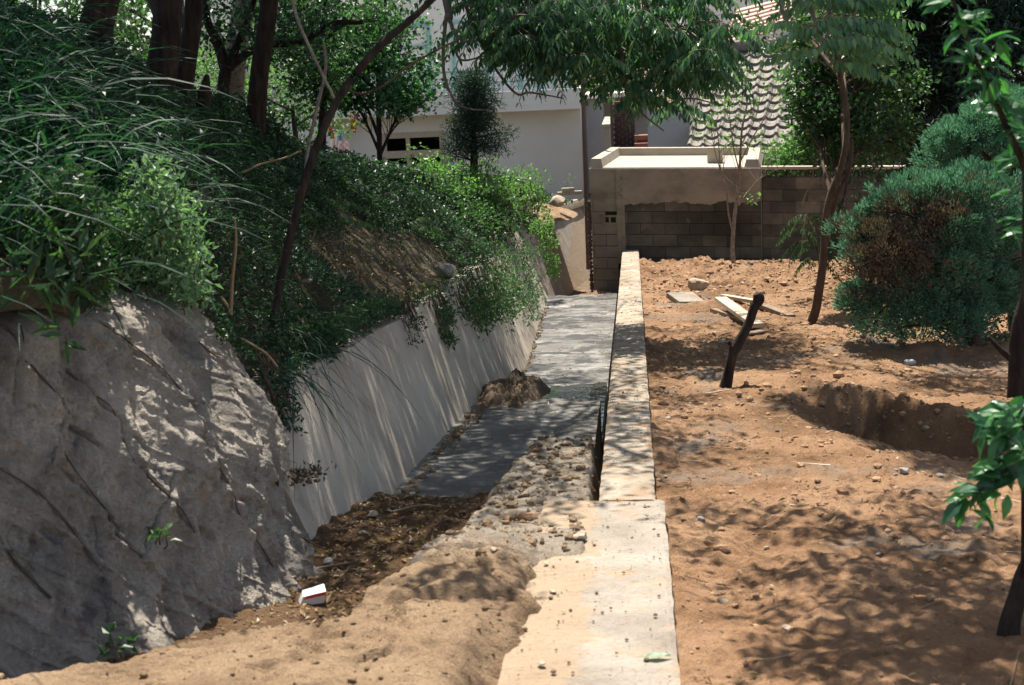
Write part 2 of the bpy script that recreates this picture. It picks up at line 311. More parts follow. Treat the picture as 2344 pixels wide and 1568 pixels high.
def frond(lb, tw, P, A, L, npair, LL, rng, droop=.7):
    A = nv(A); n = 7; t = np.linspace(0, 1, n); pts = P+A*L*t[:, None]+np.array([0, 0, -1.])*droop*L*(t[:, None]**2)
    tw.tube(pts, [.003, .0012], 3, cap=False)
    k = np.linspace(.18, 1, npair); q = np.stack([np.interp(k, t, pts[:, i]) for i in range(3)], 1); T = unit(np.gradient(q, axis=0))
    side = unit(np.cross(T, [0, 0, 1.])); 
    for sg in (-1, 1):
        a = side*sg*.8+T*.35+np.array([0, 0, -.75])+rng.normal(0, .14, q.shape)
        N = unit(side*sg*.5+np.array([0, 0, 1.])+rng.normal(0, .25, q.shape))
        sz = LL*(1-.35*np.abs(k-.5)*2)*rng.uniform(.85, 1.1, len(k)); fineleaves(lb, q, a, N, sz, sz*.37, .25)
def stones(shape_seed, n=3, amp=.28):
    bm = bmesh.new(); bmesh.ops.create_icosphere(bm, subdivisions=n, radius=1)
    v = np.array([q.co[:] for q in bm.verts]); bm.verts.index_update(); f = np.array([[a.index for a in q.verts] for q in bm.faces]); bm.free()
    d = fbm(v[:, 0]*1.1+shape_seed*3.7, v[:, 1]*1.1, v[:, 2]*1.1, 3, shape_seed); v = v*(1+amp*d[:, None]*1.6)
    pl = unit(np.random.default_rng(shape_seed).normal(size=(7, 3)))
    for p in pl: dd = v@p; v = v-np.maximum(dd-.72, 0)[:, None]*p*.85
    return v, f
STONES = [stones(i) for i in range(6)]
STONELO = [stones(i+10, 1, .35) for i in range(5)]
def blades(mb, P, D, L, W, rng, droop=.8, seg=6):
    n = len(P); D = unit(D); L = np.broadcast_to(L, (n,)); W = np.broadcast_to(W, (n,)); t = np.linspace(0, 1, seg+1)
    h = D.copy(); h[:, 2] = 0; h = unit(h+1e-6)
    c = P[:, None]+D[:, None]*(L[:, None, None]*t[None, :, None])+h[:, None]*(L*droop*.35)[:, None, None]*(t**2)[None, :, None]-np.array([0, 0, 1.])*(L*droop)[:, None, None]*(t**2.3)[None, :, None]
    S = unit(np.cross(D, [0, 0, 1.])+rng.normal(0, .25, (n, 3))); wd = W[:, None]*np.clip(np.minimum(t*5+.4, 1.0)*(1-t**2.2), .02, 1)[None]
    a = c+S[:, None]*wd[..., None]*.5; b = c-S[:, None]*wd[..., None]*.5
    V = np.stack([a, b], 2).reshape(n, -1, 3); k = 2*(seg+1); F = np.array([[2*i, 2*i+1, 2*i+3, 2*i+2] for i in range(seg)])
    mb.add(V, (np.arange(n)[:, None, None]*k+F[None]).reshape(-1, 4))

# ------------------------------------------------------------------ ground: yard on the right
def uneven(stops):
    out = []
    for (a, b, st) in stops: out.append(np.arange(a, b, st))
    return np.unique(np.concatenate(out+[[stops[-1][1]]]))
def yard_z(X, Y):
    z = -.09-.006*(Y-4)-.018*np.clip(X-1, 0, 6)
    z = z-.03*sstep(.0, .35, X)
    z = z+.05*fbm(X*.7, Y*.7, 0, 3, 3)+.035*fbm(X*2.6, Y*2.6, 0, 3, 4)+.018*fbm(X*8, Y*8, 0, 3, 5)+.013*fbm(X*26, Y*26, 0, 3, 6)+.02*np.clip(fbm(X*13, Y*13, 0, 3, 7)-.12, 0, 1)
    r = 1-np.abs(fbm(X*5, Y*5, 0, 3, 9)); z = z+.012*np.clip(r-.8, 0, 1)*5*sstep(3, 1, np.abs(Y-6))
    # churned soil by the block wall
    k = sstep(15.5, 18.5, Y)*sstep(22.9, 21.8, Y+.1*X)*sstep(5, 3, X)
    z = z+k*(.10+.12*fbm(X*2.2, Y*2.2, 0, 4, 21)+.05*fbm(X*9, Y*9, 0, 2, 22))
    # berm under the tree on the right
    k = np.exp(-((Y-12.6+.55*(X-1.6))/.7)**2)*sstep(1.0, 1.9, X); z = z+.07*k*(1+.8*fbm(X*6, Y*6, 0, 3, 31))
    # dug hollow: steep far edge, smooth near edge
    cy = 9.56-1.24*(X-1.13)+.12*fbm(X*1.4, Y*.2, 0, 2, 41); d = (Y-cy)
    inside = sstep(.95, 1.5, X)*(sstep(.80, .30, d+.10*fbm(X*3, Y*3, 0, 4, 45))*sstep(-1.35, .45, d+.3*fbm(X*3, Y*3, 0, 3, 44))); z = z-.30*inside*(1+.5*fbm(X*4, Y*4, 0, 4, 42))
    z = z+.05*np.exp(-((d-.82)/.12)**2)*sstep(1.0, 1.3, X)*(.6+1.6*fbm(X*9, Y*9, 0, 3, 43))
    z = z-.05*np.exp(-(((X-1.9)/.35)**2+((Y-5.4)/.25)**2))-.04*np.exp(-(((X-.55)/.15)**2+((Y-6.1)/.3)**2))
    return z
xs = uneven([(.03, 2.6, .0125), (2.6, 4.6, .03), (4.6, 14, .25)]); ys = uneven([(2.6, 7, .0125), (7, 12, .02), (12, 23.6, .04)])
X, Y = np.meshgrid(xs, ys, indexing='ij'); Z = yard_z(X, Y)-K*Y
g = MB().grid(np.stack([X, Y, Z], -1)).build('ground', M['dirt'], smooth=True); struct(g)
o = MB().quad((-400, 24.5, -2.75), (400, 24.5, -2.75), (400, 900, -2.75), (-400, 900, -2.75)).quad((-400, -60, -2.76), (400, -60, -2.76), (400, 24.4, -2.76), (-400, 24.4, -2.76)).build('terrain', M['darkdirt']); struct(o)

# ------------------------------------------------------------------ hillside on the left (radial basis surface)
CP = []
basew = [(6.3, -1.62), (7.0, -1.56), (7.68, -1.42), (10.2, -1.30), (11.4, -1.22), (14.6, -1.24), (18.1, -1.34), (21.6, -1.42)]
for yy, xx in basew: CP.append((xx-.34, yy, .46))
for x, y, q in [(700,600,9.5),(850,620,11),(950,610,13),(1100,570,17),(900,470,15),(750,460,12.5),(600,470,10),(1000,440,18),(1150,440,20),(1250,455,22),(590,320,13),(420,280,11),(850,405,19),(950,415,20),(1080,425,23),(740,400,17),(1285,462,24),(480,700,6.7),(300,640,6.2),(100,640,5.4),(150,350,7),(230,130,9)]:
    p = atY(x, y, q); CP.append((p[0], p[1], p[2]+K*p[1]))
CP += [(-1.15, 26, .62), (-1.0, 29, .5), (-3, 27, 1.0), (-3, 31, .0), (-5, 25, 1.15), (-4, 28, .6), (-4.2, 22, 1.3), (-3, 36, -.3), (-9, 36, -.3), (-8, 30, .9), (-9, 24, 1.9), (-9, 16, 2.6), (-9, 8, 2.8), (-6, 5, 2.3), (-2.6, 4.6, 1.15), (-2.9, 3.6, 1.15), (-3.2, 2, 1.3), (-9, 2, 2.6), (-14, 20, 2.6), (-14, 5, 3), (-.3, 33, -.25), (-14, 36, 0)]
CP = np.array(CP); Dm = np.linalg.norm(CP[:, None, :2]-CP[None, :, :2], axis=2); A_ = np.block([[Dm+np.eye(len(CP))*.05, np.ones((len(CP), 1)), CP[:, :2]], [np.ones((1, len(CP))), np.zeros((1, 3))], [CP[:, :2].T, np.zeros((2, 3))]])
cf = np.linalg.solve(A_, np.concatenate([CP[:, 2], [0, 0, 0]]))
def hill_s(X, Y):
    X = np.asarray(X, float); Y = np.asarray(Y, float); r = cf[-3]+cf[-2]*X+cf[-1]*Y
    for (a, b, _), c in zip(CP, cf): r = r+c*np.sqrt((X-a)**2+(Y-b)**2)
    return r+.05*fbm(X*1.3, Y*1.3, 0, 3, 51)+.03*fbm(X*5, Y*5, 0, 3, 52)
def wall_x(Y): return np.interp(Y, [b[0] for b in basew]+[21.7, 24, 27.9, 30], [b[1] for b in basew]+[-1.42, -1.15, -.79, -.6])
def hill_edge(Y): return np.where(Y < 6.6, np.interp(Y, [2, 3.5, 4.4, 5, 5.6, 6.2, 6.6], [-3.6, -3.1, -2.75, -2.45, -2.22, -2.07, -1.97]), wall_x(Y)-.33-.14*sstep(20, 23, Y))
ys = uneven([(2.5, 12, .05), (12, 31, .1), (31, 37, .5)]); us = np.concatenate([np.linspace(0, 3.5, 90), np.linspace(3.7, 14, 25)])
Yg, Ug = np.meshgrid(ys, us, indexing='ij'); Xg = hill_edge(Yg)-Ug; Zg = hill_s(Xg, Yg); 
tw = np.where(Yg < 6.4, 9, np.where(Yg < 21.2, .46, .60)); kb = np.where(Yg < 6.4, 0, sstep(.7, 0, Ug)); Zg = Zg*(1-kb)+tw*kb; Zg = np.where(Ug == 0, Zg-.1, Zg)
struct(MB().grid(np.stack([Xg, Yg, Zg-K*Yg], -1)).build('hillside', M['bank'], smooth=True))
def hz(X, Y): return hill_s(X, Y)-K*np.asarray(Y)

# ------------------------------------------------------------------ drain: floors, dirt fill, water
def fl(name, mat, X0, X1, Y0, Y1, z, n, m, amp, seed, edge=None):
    U, V = np.meshgrid(np.linspace(0, 1, n), np.linspace(0, 1, m), indexing='ij'); Yq = Y0+(Y1-Y0)*V
    xa = wall_x(Yq)-.30 if X0 is None else X0; Xq = xa+(X1-xa)*U
    if edge is not None: Yq = Yq+V**8*edge*fbm(Xq*3, 0*Xq, 0, 3, seed)
    zz = z+amp*fbm(Xq*3, Yq*3, 0, 4, seed)+amp*.35*fbm(Xq*12, Yq*12, 0, 3, seed+5)-.05*(z < -.4)*(Yq < 16)*np.exp(-(np.maximum(0, -.75-Xq)/.14)**2)*sstep(13.9, 12.6, Yq)
    P = np.stack([Xq, Yq, zz-K*Yq], -1); mb = MB().grid(P)
    for row, fwd in ((P[-1], 1), (P[:, -1], 0)):
        low = row-[0, 0, .5]; mb.grid(np.stack([row, low], 0))
    return struct(mb.build(name, mat, smooth=True))
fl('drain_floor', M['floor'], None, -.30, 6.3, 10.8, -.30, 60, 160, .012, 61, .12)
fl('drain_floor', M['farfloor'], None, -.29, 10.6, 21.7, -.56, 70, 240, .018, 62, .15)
fl('drain_floor', M['darkdirt'], -1.9, -.1, 5.5, 30, -.80, 40, 150, .03, 63)
wU, wV = np.meshgrid(np.linspace(0, 1, 30), np.linspace(0, 1, 30), indexing='ij'); wX = -1.05+.75*wU; wY = 10.85+3.2*wV
mw, nt, b = newmat('shallow_water'); b.inputs['Base Color'].default_value = (.05, .055, .05, 1); b.inputs['Roughness'].default_value = .03; bump(nt, noise(nt, 9, 2), b, .003)
struct(MB().grid(np.stack([wX, wY, -.578-K*wY], -1)).build('water', mw, smooth=True))
RIDGE = np.array([[-3.2, 3.3, 0]]+[list(site(x, y, .085)) for x, y in ((0, 1545), (300, 1475), (450, 1430), (600, 1408), (800, 1380), (850, 1330), (950, 1272), (1040, 1215), (1180, 1190))]+[[-.3, 5.9, 0]])
def ridge_y(X):   # far edge of the foreground heap
    return np.interp(X, RIDGE[:, 0], RIDGE[:, 1])
def fill_z(X, Y):
    base = -.25+.04*fbm(X*2.5, Y*2.5, 0, 4, 71)+.025*fbm(X*11, Y*11, 0, 3, 72)+.05*sstep(7.0, 4.6, Y)-.5*sstep(7.5, 7.9, Y+.25*fbm(X*4, Y*2, 0, 3, 76))
    ry = ridge_y(X)-.06+.08*fbm(X*6, Y*2, 0, 4, 73); hp = .085+.05*fbm(X*1.6, Y*1.6, 0, 3, 74)+.03*fbm(X*7, Y*7, 0, 4, 75)+.011*fbm(X*30, Y*30, 0, 3, 77)-.035*np.clip(1-np.abs(fbm(X*3.1, Y*3.1, 0, 3, 86))*9, 0, 1)
    hp = hp-.07*sstep(-.62, -.42, X+.12*fbm(Y*3, X*3, 0, 4, 78))-.10*sstep(-.43, -.34, X+.09*fbm(Y*5, X*5, 0, 4, 79))
    nx = np.exp(-(((X+.47)/.10)**2+((Y-4.05)/.22)**2)); hp = hp-.13*nx*(1+.3*fbm(X*20, Y*20, 0, 2, 80))
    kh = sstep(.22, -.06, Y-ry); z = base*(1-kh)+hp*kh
    ex = np.interp(Y, [5.2, 5.9, 6.5, 7.0, 7.6, 8.2, 8.5], [-1.05, -.86, -.80, -.74, -.71, -.66, -.5])+.05*fbm(Y*5, X*0, 0, 3, 81)
    sh = -.035+.02*fbm(X*4, Y*4, 0, 3, 82)+.016*fbm(X*11, Y*11, 0, 4, 83)-.03*sstep(6.6, 8, Y)+.05*sstep(6.2, 5.6, Y)
    ks = sstep(-.03, .05, X-ex)*sstep(8.3, 8.15, Y+.08*fbm(X*7, Y*0, 0, 2, 84))*sstep(5.1, 5.5, Y)*sstep(-.2, -.25, X+.03*sstep(6.2, 8.2, Y)+.02*fbm(Y*6, X*0, 0, 2, 85)); z = np.where(ks > 0, z*(1-ks)+np.maximum(z, sh)*ks, z)
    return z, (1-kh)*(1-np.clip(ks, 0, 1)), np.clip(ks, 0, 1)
xs = uneven([(-4.5, -2.6, .06), (-2.6, -.185, .0115)]); ys = uneven([(2.6, 6.4, .0115), (6.4, 8.6, .016)])
X, Y = np.meshgrid(xs, ys, indexing='ij'); Z, fill_shade, rub = fill_z(X, Y); Z = Z-K*Y
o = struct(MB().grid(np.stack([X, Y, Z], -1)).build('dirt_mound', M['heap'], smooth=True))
at = o.data.attributes.new('fill_shade', 'FLOAT', 'POINT'); at.data.foreach_set('value', fill_shade.astype(np.float32).ravel())
at = o.data.attributes.new('rubble', 'FLOAT', 'POINT'); at.data.foreach_set('value', rub.astype(np.float32).ravel())
nt = M['heap'].node_tree; b = nt.nodes['Principled BSDF']; l = b.inputs['Base Color'].links[0]; src = l.from_socket
an = nt.nodes.new('ShaderNodeAttribute'); an.attribute_name = 'fill_shade'
an2 = nt.nodes.new('ShaderNodeAttribute'); an2.attribute_name = 'rubble'
c_ = mix(nt, src, mix(nt, src, (.42, .36, .31), 1., 'MULTIPLY'), an.outputs['Fac']); g_ = ramp(nt, noise(nt, 9, 5, .7), [(.22, .17, .12), (.36, .32, .265), (.46, .43, .375)])  # low drain dirt darkened in colour to stand for shade
rf = nt.nodes.new('ShaderNodeMath'); rf.operation = 'MULTIPLY'; rf.inputs[1].default_value = .8; nt.links.new(an2.outputs['Fac'], rf.inputs[0])
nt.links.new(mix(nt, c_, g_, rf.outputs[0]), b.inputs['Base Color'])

# ------------------------------------------------------------------ low wall with its wide near slab
def top_strip(xl, xr, Y0, Y1, z, n, m, seed, amp, depth=1.):
    U, V = np.meshgrid(np.linspace(0, 1, n), np.linspace(0, 1, m), indexing='ij'); Yq = Y0+(Y1-Y0)*V; Xq = xl+(xr-xl)*U
    jag = .006*fbm(Yq*7, 0*Yq, 0, 4, seed); Xq = Xq+np.where(U > .97, jag, 0)+np.where(U < .03, .7*jag, 0)
    zz = z+amp*fbm(Xq*6, Yq*6, 0, 4, seed)-.006*((U < .01)|(U > .99)); P = np.stack([Xq, Yq, zz-K*Yq], -1); mb = MB().grid(P)
    mb.grid(np.stack([P[0], P[0]-[0, 0, depth]], 0)); mb.grid(np.stack([P[-1]-[0, 0, depth], P[-1]], 0)); mb.grid(np.stack([P[:, 0]-[0, 0, depth], P[:, 0]], 0)); mb.grid(np.stack([P[:, -1], P[:, -1]-[0, 0, depth]], 0)); return mb
wl = thing('retaining_wall', 'long low concrete wall running away beside the drain, its flat top dappled with shade', 'wall', (-.07, 12, -.8))
top_strip(-.20, .062, 6.35, 23.3, .0, 16, 900, 91, .008).build('wall_body', M['dirtyconcrete'], wl, smooth=False)
top_strip(-.46, .10, 2.4, 6.36, -.006, 30, 260, 92, .012, .6).build('wide_slab', M['paleslab'], wl, smooth=False)

# sloped smooth wall left of the drain
def battered(Ya, Yb, ztop, zbot, bat, m, seed, xoff=0, wav=.01):
    U, V = np.meshgrid(np.linspace(0, 1, 24), np.linspace(0, 1, m), indexing='ij'); Yq = Ya+(Yb-Ya)*V; zt = ztop(Yq) if callable(ztop) else ztop
    zz = zbot+(zt-zbot)*U; Xq = wall_x(Yq)+xoff-bat*(zz-zbot-.0)-(0)+wav*fbm(Yq*1.2, zz*1.5, 0, 3, seed)
    P = np.stack([Xq, Yq+.02*fbm(zz*2, Yq*0, 0, 2, seed+1), zz-K*Yq], -1); mb = MB().grid(P[:, ::-1]); T = P[-1]
    mb.grid(np.stack([T, T-[.14, 0, 0], T-[.14, 0, .5]], 0)[:, ::-1]); mb.grid(np.stack([P[:, 0], P[:, 0]-[.12, 0, 0]], 0)); mb.grid(np.stack([P[:, -1], P[:, -1]-[.12, 0, 0]], 0)[:, ::-1]); return mb
tz = lambda Yq: .50+.02*fbm(Yq*1.5, 0*Yq, 0, 2, 7)
o = battered(6.6, 21.2, tz, -.85+.25, .40, 500, 95, .10).build('sloped_wall', M['smoothwall'], smooth=True); tag(o, 'smooth grey concrete side of the drain leaning back under the weeds, with thin streaks of sun', 'wall')
o = battered(21.25, 24.4, .66, -.9, .38, 120, 96, .04).build('sloped_wall', M['paleslab'], smooth=True); tag(o, 'sunlit pale sloped concrete section with creeper hanging down it, left of the cistern', 'wall')
o = battered(24.45, 30.5, .64, -.9, .38, 160, 97, .0).build('sloped_wall', M['paleslab'], smooth=True); tag(o, 'farthest pale sloped concrete section below the bricks, at the foot of the thin pole', 'wall')

# ------------------------------------------------------------------ rough mortar-covered bank face, near left
basep = smooth_curve([(-3.7, 3.3, 0), (-2.75, 4.15, 0), (-2.24, 4.62, 0), (-1.83, 4.98, 0), (-1.56, 5.45, 0), (-1.50, 5.75, 0), (-1.50, 6.1, 0), (-1.66, 6.55, 0), (-1.95, 6.95, 0)], 12)
seg = np.r_[0, np.cumsum(np.linalg.norm(np.diff(basep[:, :2], axis=0), axis=1))]; LB = seg[-1]
def bp(s): return np.stack([np.interp(s, seg, basep[:, 0]), np.interp(s, seg, basep[:, 1])], -1)
def disp_to_sv(xd, yd):   # photo point -> place on the face
    xb = xd+.36*max(0, (1430-yd)); best = None
    for s in np.linspace(0, LB, 160):
        for v in np.linspace(0, 1, 40):
            b = bp(s); zz = -.3+1.42*v; X_ = b[0]-.40*(zz+.3)*.9; Y_ = b[1]+.14*(zz+.3); p = np.array([X_, Y_, zz-K*Y_])-CAM; c = CM.T@p
            if c[2] >= 0: continue
            px = (CX+FPX*c[0]/-c[2])/SC; py = (CY-FPX*c[1]/-c[2])/SC; e = (px-xd)**2+(py-yd)**2
            if best is None or e < best[0]: best = (e, s, v)
    return best[1], best[2]
GR = [[(0,1060),(121,1151),(184,1237),(235,1308)], [(0,1227),(66,1303),(125,1375)], [(171,1053),(243,1175),(296,1230),(345,1290)], [(319,1053),(391,1142),(460,1227)], [(470,1053),(526,1122),(558,1178),(634,1296)],
      [(273,732),(296,765),(355,817),(414,893),(470,1053)], [(82,830),(131,886),(177,955)], [(210,857),(256,909),(289,952),(319,1053)], [(410,692),(486,784),(558,860),(640,1000)], [(246,1191),(251,1420)], [(130,1080),(175,940)], [(345,1290),(375,1180),(400,1080)], [(480,700),(540,830),(600,960),(660,1090)], [(60,760),(70,900),(30,1040)]]
GS = [np.array([disp_to_sv(*p) for p in l])*[1, 1.42] for l in GR]
ns, nz = 620, 330
Sg, Vg = np.meshgrid(np.linspace(0, LB, ns), np.linspace(0, 1.06, nz), indexing='ij'); b2 = bp(Sg); tang = np.gradient(b2, axis=0); tang = tang/np.linalg.norm(tang, axis=-1, keepdims=True); nrm = np.stack([tang[..., 1], -tang[..., 0]], -1)
zz = -.3+1.42*Vg; hh = zz+.3
sx = Sg-.35*hh
rid = lambda f, g, sd: 1-np.abs(fbm(sx*f+.25*fbm(sx*3, hh*3, 0, 2, sd+1), hh*g, 0, 4, sd))*2.6
disp = .06*fbm(sx*1.7, hh*.8, 0, 3, 101)+.045*np.clip(rid(3.4, 1.0, 102), -1, 1)+.032*np.clip(rid(7, 1.8, 103), -1, 1)+.014*np.clip(rid(15, 4.5, 104), -1, 1)+.014*fbm(Sg*26, hh*26, 0, 4, 105)+.005*fbm(Sg*90, hh*90, 0, 2, 110)
ln = lambda f, sh, sd, wd: np.clip(1-np.abs(fbm((Sg+sh*hh+.05*fbm(Sg*3, hh*3, 0, 3, sd+3))*f, hh*.7, 0, 2, sd))*wd, 0, 1)
disp = disp+.020*ln(3.2, .8, 120, 9)+.016*ln(5.5, -.15, 124, 8)+.012*ln(6.5, 1.1, 128, 9)+.022*fbm(sx*9, hh*1.6, 0, 3, 132)
disp = disp-.13+.17*np.exp(-((hh-.72)/.36)**2)*sstep(LB*.52, LB*.72, Sg)+.10*sstep(.35, 0, hh)*(1+.6*fbm(Sg*6, hh*6, 0, 3, 106))
for l in GS:
    dm = None
    for a, c in zip(l[:-1], l[1:]):
        ab = c-a; px = Sg-a[0]+.02*fbm(Sg*9, hh*9, 0, 3, 107); py = hh-a[1]; t = np.clip((px*ab[0]+py*ab[1])/(ab@ab+1e-9), 0, 1); dx = px-t*ab[0]; dy = py-t*ab[1]; d = np.hypot(dx, dy); sg = np.sign(dx*ab[1]-dy*ab[0])*-1
        if dm is None: dm, ds = d, sg
        else: k = d < dm; dm = np.where(k, d, dm); ds = np.where(k, sg, ds)
    kk = sstep(-.55, .1, fbm(Sg*3.1, hh*3.1, 0, 2, 109)); disp = disp+.024*np.exp(-(dm/.032)**2)-.030*np.exp(-((dm)/.0075)**2)*(.4+.6*kk)
for (px_, py_), q, w2 in (((285,1195),.05,.012), ((95,1260),.05,.02), ((140,1245),.035,.018), ((320,1005),.05,.016), ((505,1225),.05,.014), ((560,1150),.045,.014), ((190,1100),.07,.012), ((600,1235),.04,.015), ((420,760),.06,.012), ((240,1000),.06,.01)):
    s0, h0 = disp_to_sv(px_, py_); dx = Sg-s0; dy = hh-h0*1.42; e1_ = (dx*.6-dy*.8)+.01*fbm(Sg*30, hh*30, 0, 2, 111); e2_ = dx*.8+dy*.6+.012*fbm(Sg*24, hh*24, 0, 2, 112); disp = disp-.055*np.exp(-(e1_/q)**2-(e2_/w2)**2)
BX = b2[..., 0]-.36*hh+nrm[..., 0]*disp; BY = b2[..., 1]+.14*hh+nrm[..., 1]*disp
BX = BX-.5*sstep(1.25, 1.6, hh); ZZ = zz-.25*sstep(1.25, 1.6, hh)*0-K*BY
rk = MB().grid(np.stack([BX, BY, ZZ], -1)); r_o = rk.build('rough_bank_wall', M['rock'], smooth=True)
tag(r_o, 'rough sprayed mortar face of the near bank, wrinkled with dark diagonal root cracks', 'wall')
def rock_pt(xd, yd, off=.02):
    s, v = disp_to_sv(xd, yd); i = int(round(s/LB*(ns-1))); j = min(nz-1, int(round(v/1.06*(nz-1)))); return np.array([BX[i, j]+nrm[i, j, 0]*off, BY[i, j]+nrm[i, j, 1]*off, ZZ[i, j]])
for li, l in enumerate(GR):
    if li in (9, 10, 11, 13): continue
    q = smooth_curve([rock_pt(*p, .005) for p in l], 5); q = q+.006*np.stack([fbm(q[:, 2]*20, q[:, 0]*20, k, 2, 7) for k in range(3)], 1); MB().tube(q, [.004, .0025], 5).build('root', M['barkbrown'], r_o, smooth=True)
rp = [rock_pt(560, 1000), rock_pt(600, 1080), rock_pt(640, 1160), rock_pt(690, 1225)]; rp.append(site(745, 1258, -.2))
o = MB().tube(smooth_curve(rp, 6), [.009, .006, .003], 6).build('tree_root', M['barkbrown'], smooth=True); tag(o, 'thin brown root running down the rough face to the drain floor', 'root')
#PART2
# ------------------------------------------------------------------ cistern and block wall
a_ = math.atan(-.1); ca, sa = math.cos(a_), math.sin(a_)
W0 = np.array([-.70, 23.4, -.14])
RW = np.array([[ca, -sa, 0], [sa, ca, 0], [-.03, 0, 1]])
def WP(u, d, z): return W0+np.array([ca*u-sa*d, sa*u+ca*d, z-.03*u])
def wbox(mb, u0, u1, d0, d1, z0, z1): return mb.box(WP((u0+u1)/2, (d0+d1)/2, (z0+z1)/2), (u1-u0, d1-d0, z1-z0), RW)
rngw = np.random.default_rng(5)
def blockwork(mb, u0, u1, z0, z1, d, bl=.40, bh=.19, off=0, skip=None):
    r = 0; z = z1-bh
    while z > z0-bh:
        u = u0-bl*((r % 2)*.5+off)
        while u < u1:
            a, b = max(u, u0)+.003, min(u+bl, u1)-.003
            if b-a > .03 and not (skip and skip(a, b, z)): wbox(mb, a, b, d+rngw.uniform(-.005, .005), d+.12, z+.003+rngw.uniform(0, .003), z+bh-.003)
            u += bl
        z -= bh; r += 1
ci = thing('cistern', 'rendered concrete cistern with a shallow sunlit top tray at the end of the low wall', 'cistern', WP(1.4, 0, -2))
m = MB(); wbox(m, 0, 2.76, .0, .14, -.50, 0); wbox(m, 0, .16, .14, 3.0, -1.9, .0); wbox(m, 2.60, 2.76, .14, 3.0, -1.9, .0); wbox(m, .16, 2.60, 2.84, 3.0, -1.9, .0)
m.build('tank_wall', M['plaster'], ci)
uu = np.linspace(.005, 2.75, 220); ed_ = -.545-.05*fbm(uu*2.2, 0*uu, 0, 4, 660)-.03*fbm(uu*11, 0*uu, 0, 3, 661); m = MB()
gr_ = np.array([[WP(u, -.012-.004*fbm(u*5, t*3, 0, 2, 662), t*e) for t in np.linspace(0.004, 1, 9)] for u, e in zip(uu, ed_)]); m.grid(gr_); m.grid(np.stack([gr_[:, -1], gr_[:, -1]+[0, .02, 0]], 1)); m.build('render_coat', M['plaster'], ci, smooth=True)
m = MB()
def taper(mb, u0, u1, d0, d1, z0, z1, ins): 
    q = [WP(u, d, z0) for u, d in ((u0, d0), (u1, d0), (u1, d1), (u0, d1))]+[WP(u, d, z1) for u, d in ((u0+ins, d0+ins), (u1-ins, d0+ins), (u1-ins, d1-ins), (u0+ins, d1-ins))]
    mb.add(q, [[0,1,5,4],[1,2,6,5],[2,3,7,6],[3,0,4,7],[4,5,6,7]])
taper(m, -.01, 2.77, -.012, 3.01, .001, .03, .015); taper(m, .0, .22, .02, 3.0, .031, .17, .03); taper(m, 2.5, 2.76, .02, 3.0, .031, .15, .035); taper(m, .17, 2.55, 2.72, 3.0, .031, .165, .02)
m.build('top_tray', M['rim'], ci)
m = MB(); m.bbox(WP(2.0, .95, .16), (.25, .25, .26), .012, RW); m.build('vent_block', M['rim'], ci)
bw = thing('block_wall', 'long dark weathered concrete block wall closing the far end of the yard', 'wall', WP(4.5, 0, -1.8))
m = MB(); blockwork(m, .49, 2.76, -2.2, -.50, .0, off=.2); m.build('stained_blocks', M['block'], bw)
m = MB(); blockwork(m, 2.78, 11.5, -2.2, -.14, .02, off=.7); m.build('stained_blocks', M['block'], bw)
m = MB(); wbox(m, .02, 2.76, .03, .125, -2.2, -.505); wbox(m, 2.77, 11.5, .035, .13, -2.2, -.145); m.build('mortar', M['mortar'], bw)
m = MB(); wbox(m, 2.765, 11.5, -.01, .2, -.01, .035)
m.build('coping', M['rim'], bw)
m = MB(); u = 2.80
while u < 11:
    wbox(m, u, u+.012, .02, .16, -.14, -.015); th = np.linspace(0, 2*np.pi, 13)
    for cx_ in (.10, .29):
        m.tube([WP(u+cx_+.055*math.cos(t), .08, -.075+.05*math.sin(t)) for t in th], .010, 5, cap=False)
    for (x_, z_) in ((.195, -.075), (.02, -.075), (.375, -.075)): m.tube([WP(u+x_, .02, z_-.055), WP(u+x_, .14, z_+.055)], .012, 4); m.tube([WP(u+x_-.04, .08, z_), WP(u+x_+.04, .08, z_)], .011, 4)
    u += .39
wbox(m, 2.78, 11.5, .03, .15, -.1405, -.128); m.build('openwork_course', M['block'], bw)
m = MB(); zc = [(.0, -.5), (.0, -2.3)]
isv = lambda a, b, z: a > .17 and b < .47 and -.93 < z < -.76
m2 = MB(); blockwork(m2, -.0, .43, -2.5, -.50, -.003, bl=.40, off=.9, skip=isv); m2.build('pillar_blocks', M['blockpale'], bw)
m = MB(); wbox(m, -.005, .02, .1, 2.8, -2.3, -.0)
wbox(m, .43, .50, -.03, .03, -1.55, -.02)
wbox(m, .50, .56, -.012, .03, -1.55, -.02); m.build('pilaster', M['plaster'], bw)
m = MB(); z0_ = -.885+.05
for (a, b, c, d_) in ((.18, .43, -.90, -.87), (.18, .43, -.78, -.75), (.18, .205, -.87, -.78), (.295, .325, -.87, -.78), (.41, .43, -.87, -.78)): wbox(m, a, b, -.02, .03, c, d_)
m.build('hollow_block', M['blockpale'], bw)
m = MB(); 
for q in range(26):
    t = q/26; m.add(STONELO[q % 5][0]*[.035, .05, .045]*(1+.4*rngw.random())+WP(-.03, .03, -.55-1.85*t), STONELO[q % 5][1])
m.build('ragged_edge', M['brick'], bw)
m = MB()
for q in range(16): m.add(STONELO[q % 5][0]*rngw.uniform(.015, .04)*[1, .5, 1]+WP(.50+rngw.normal(0, .035), -.02, -.04-.45*rngw.random()**1.4), STONELO[q % 5][1])
m.build('crumbling_render', M['plaster'], bw)

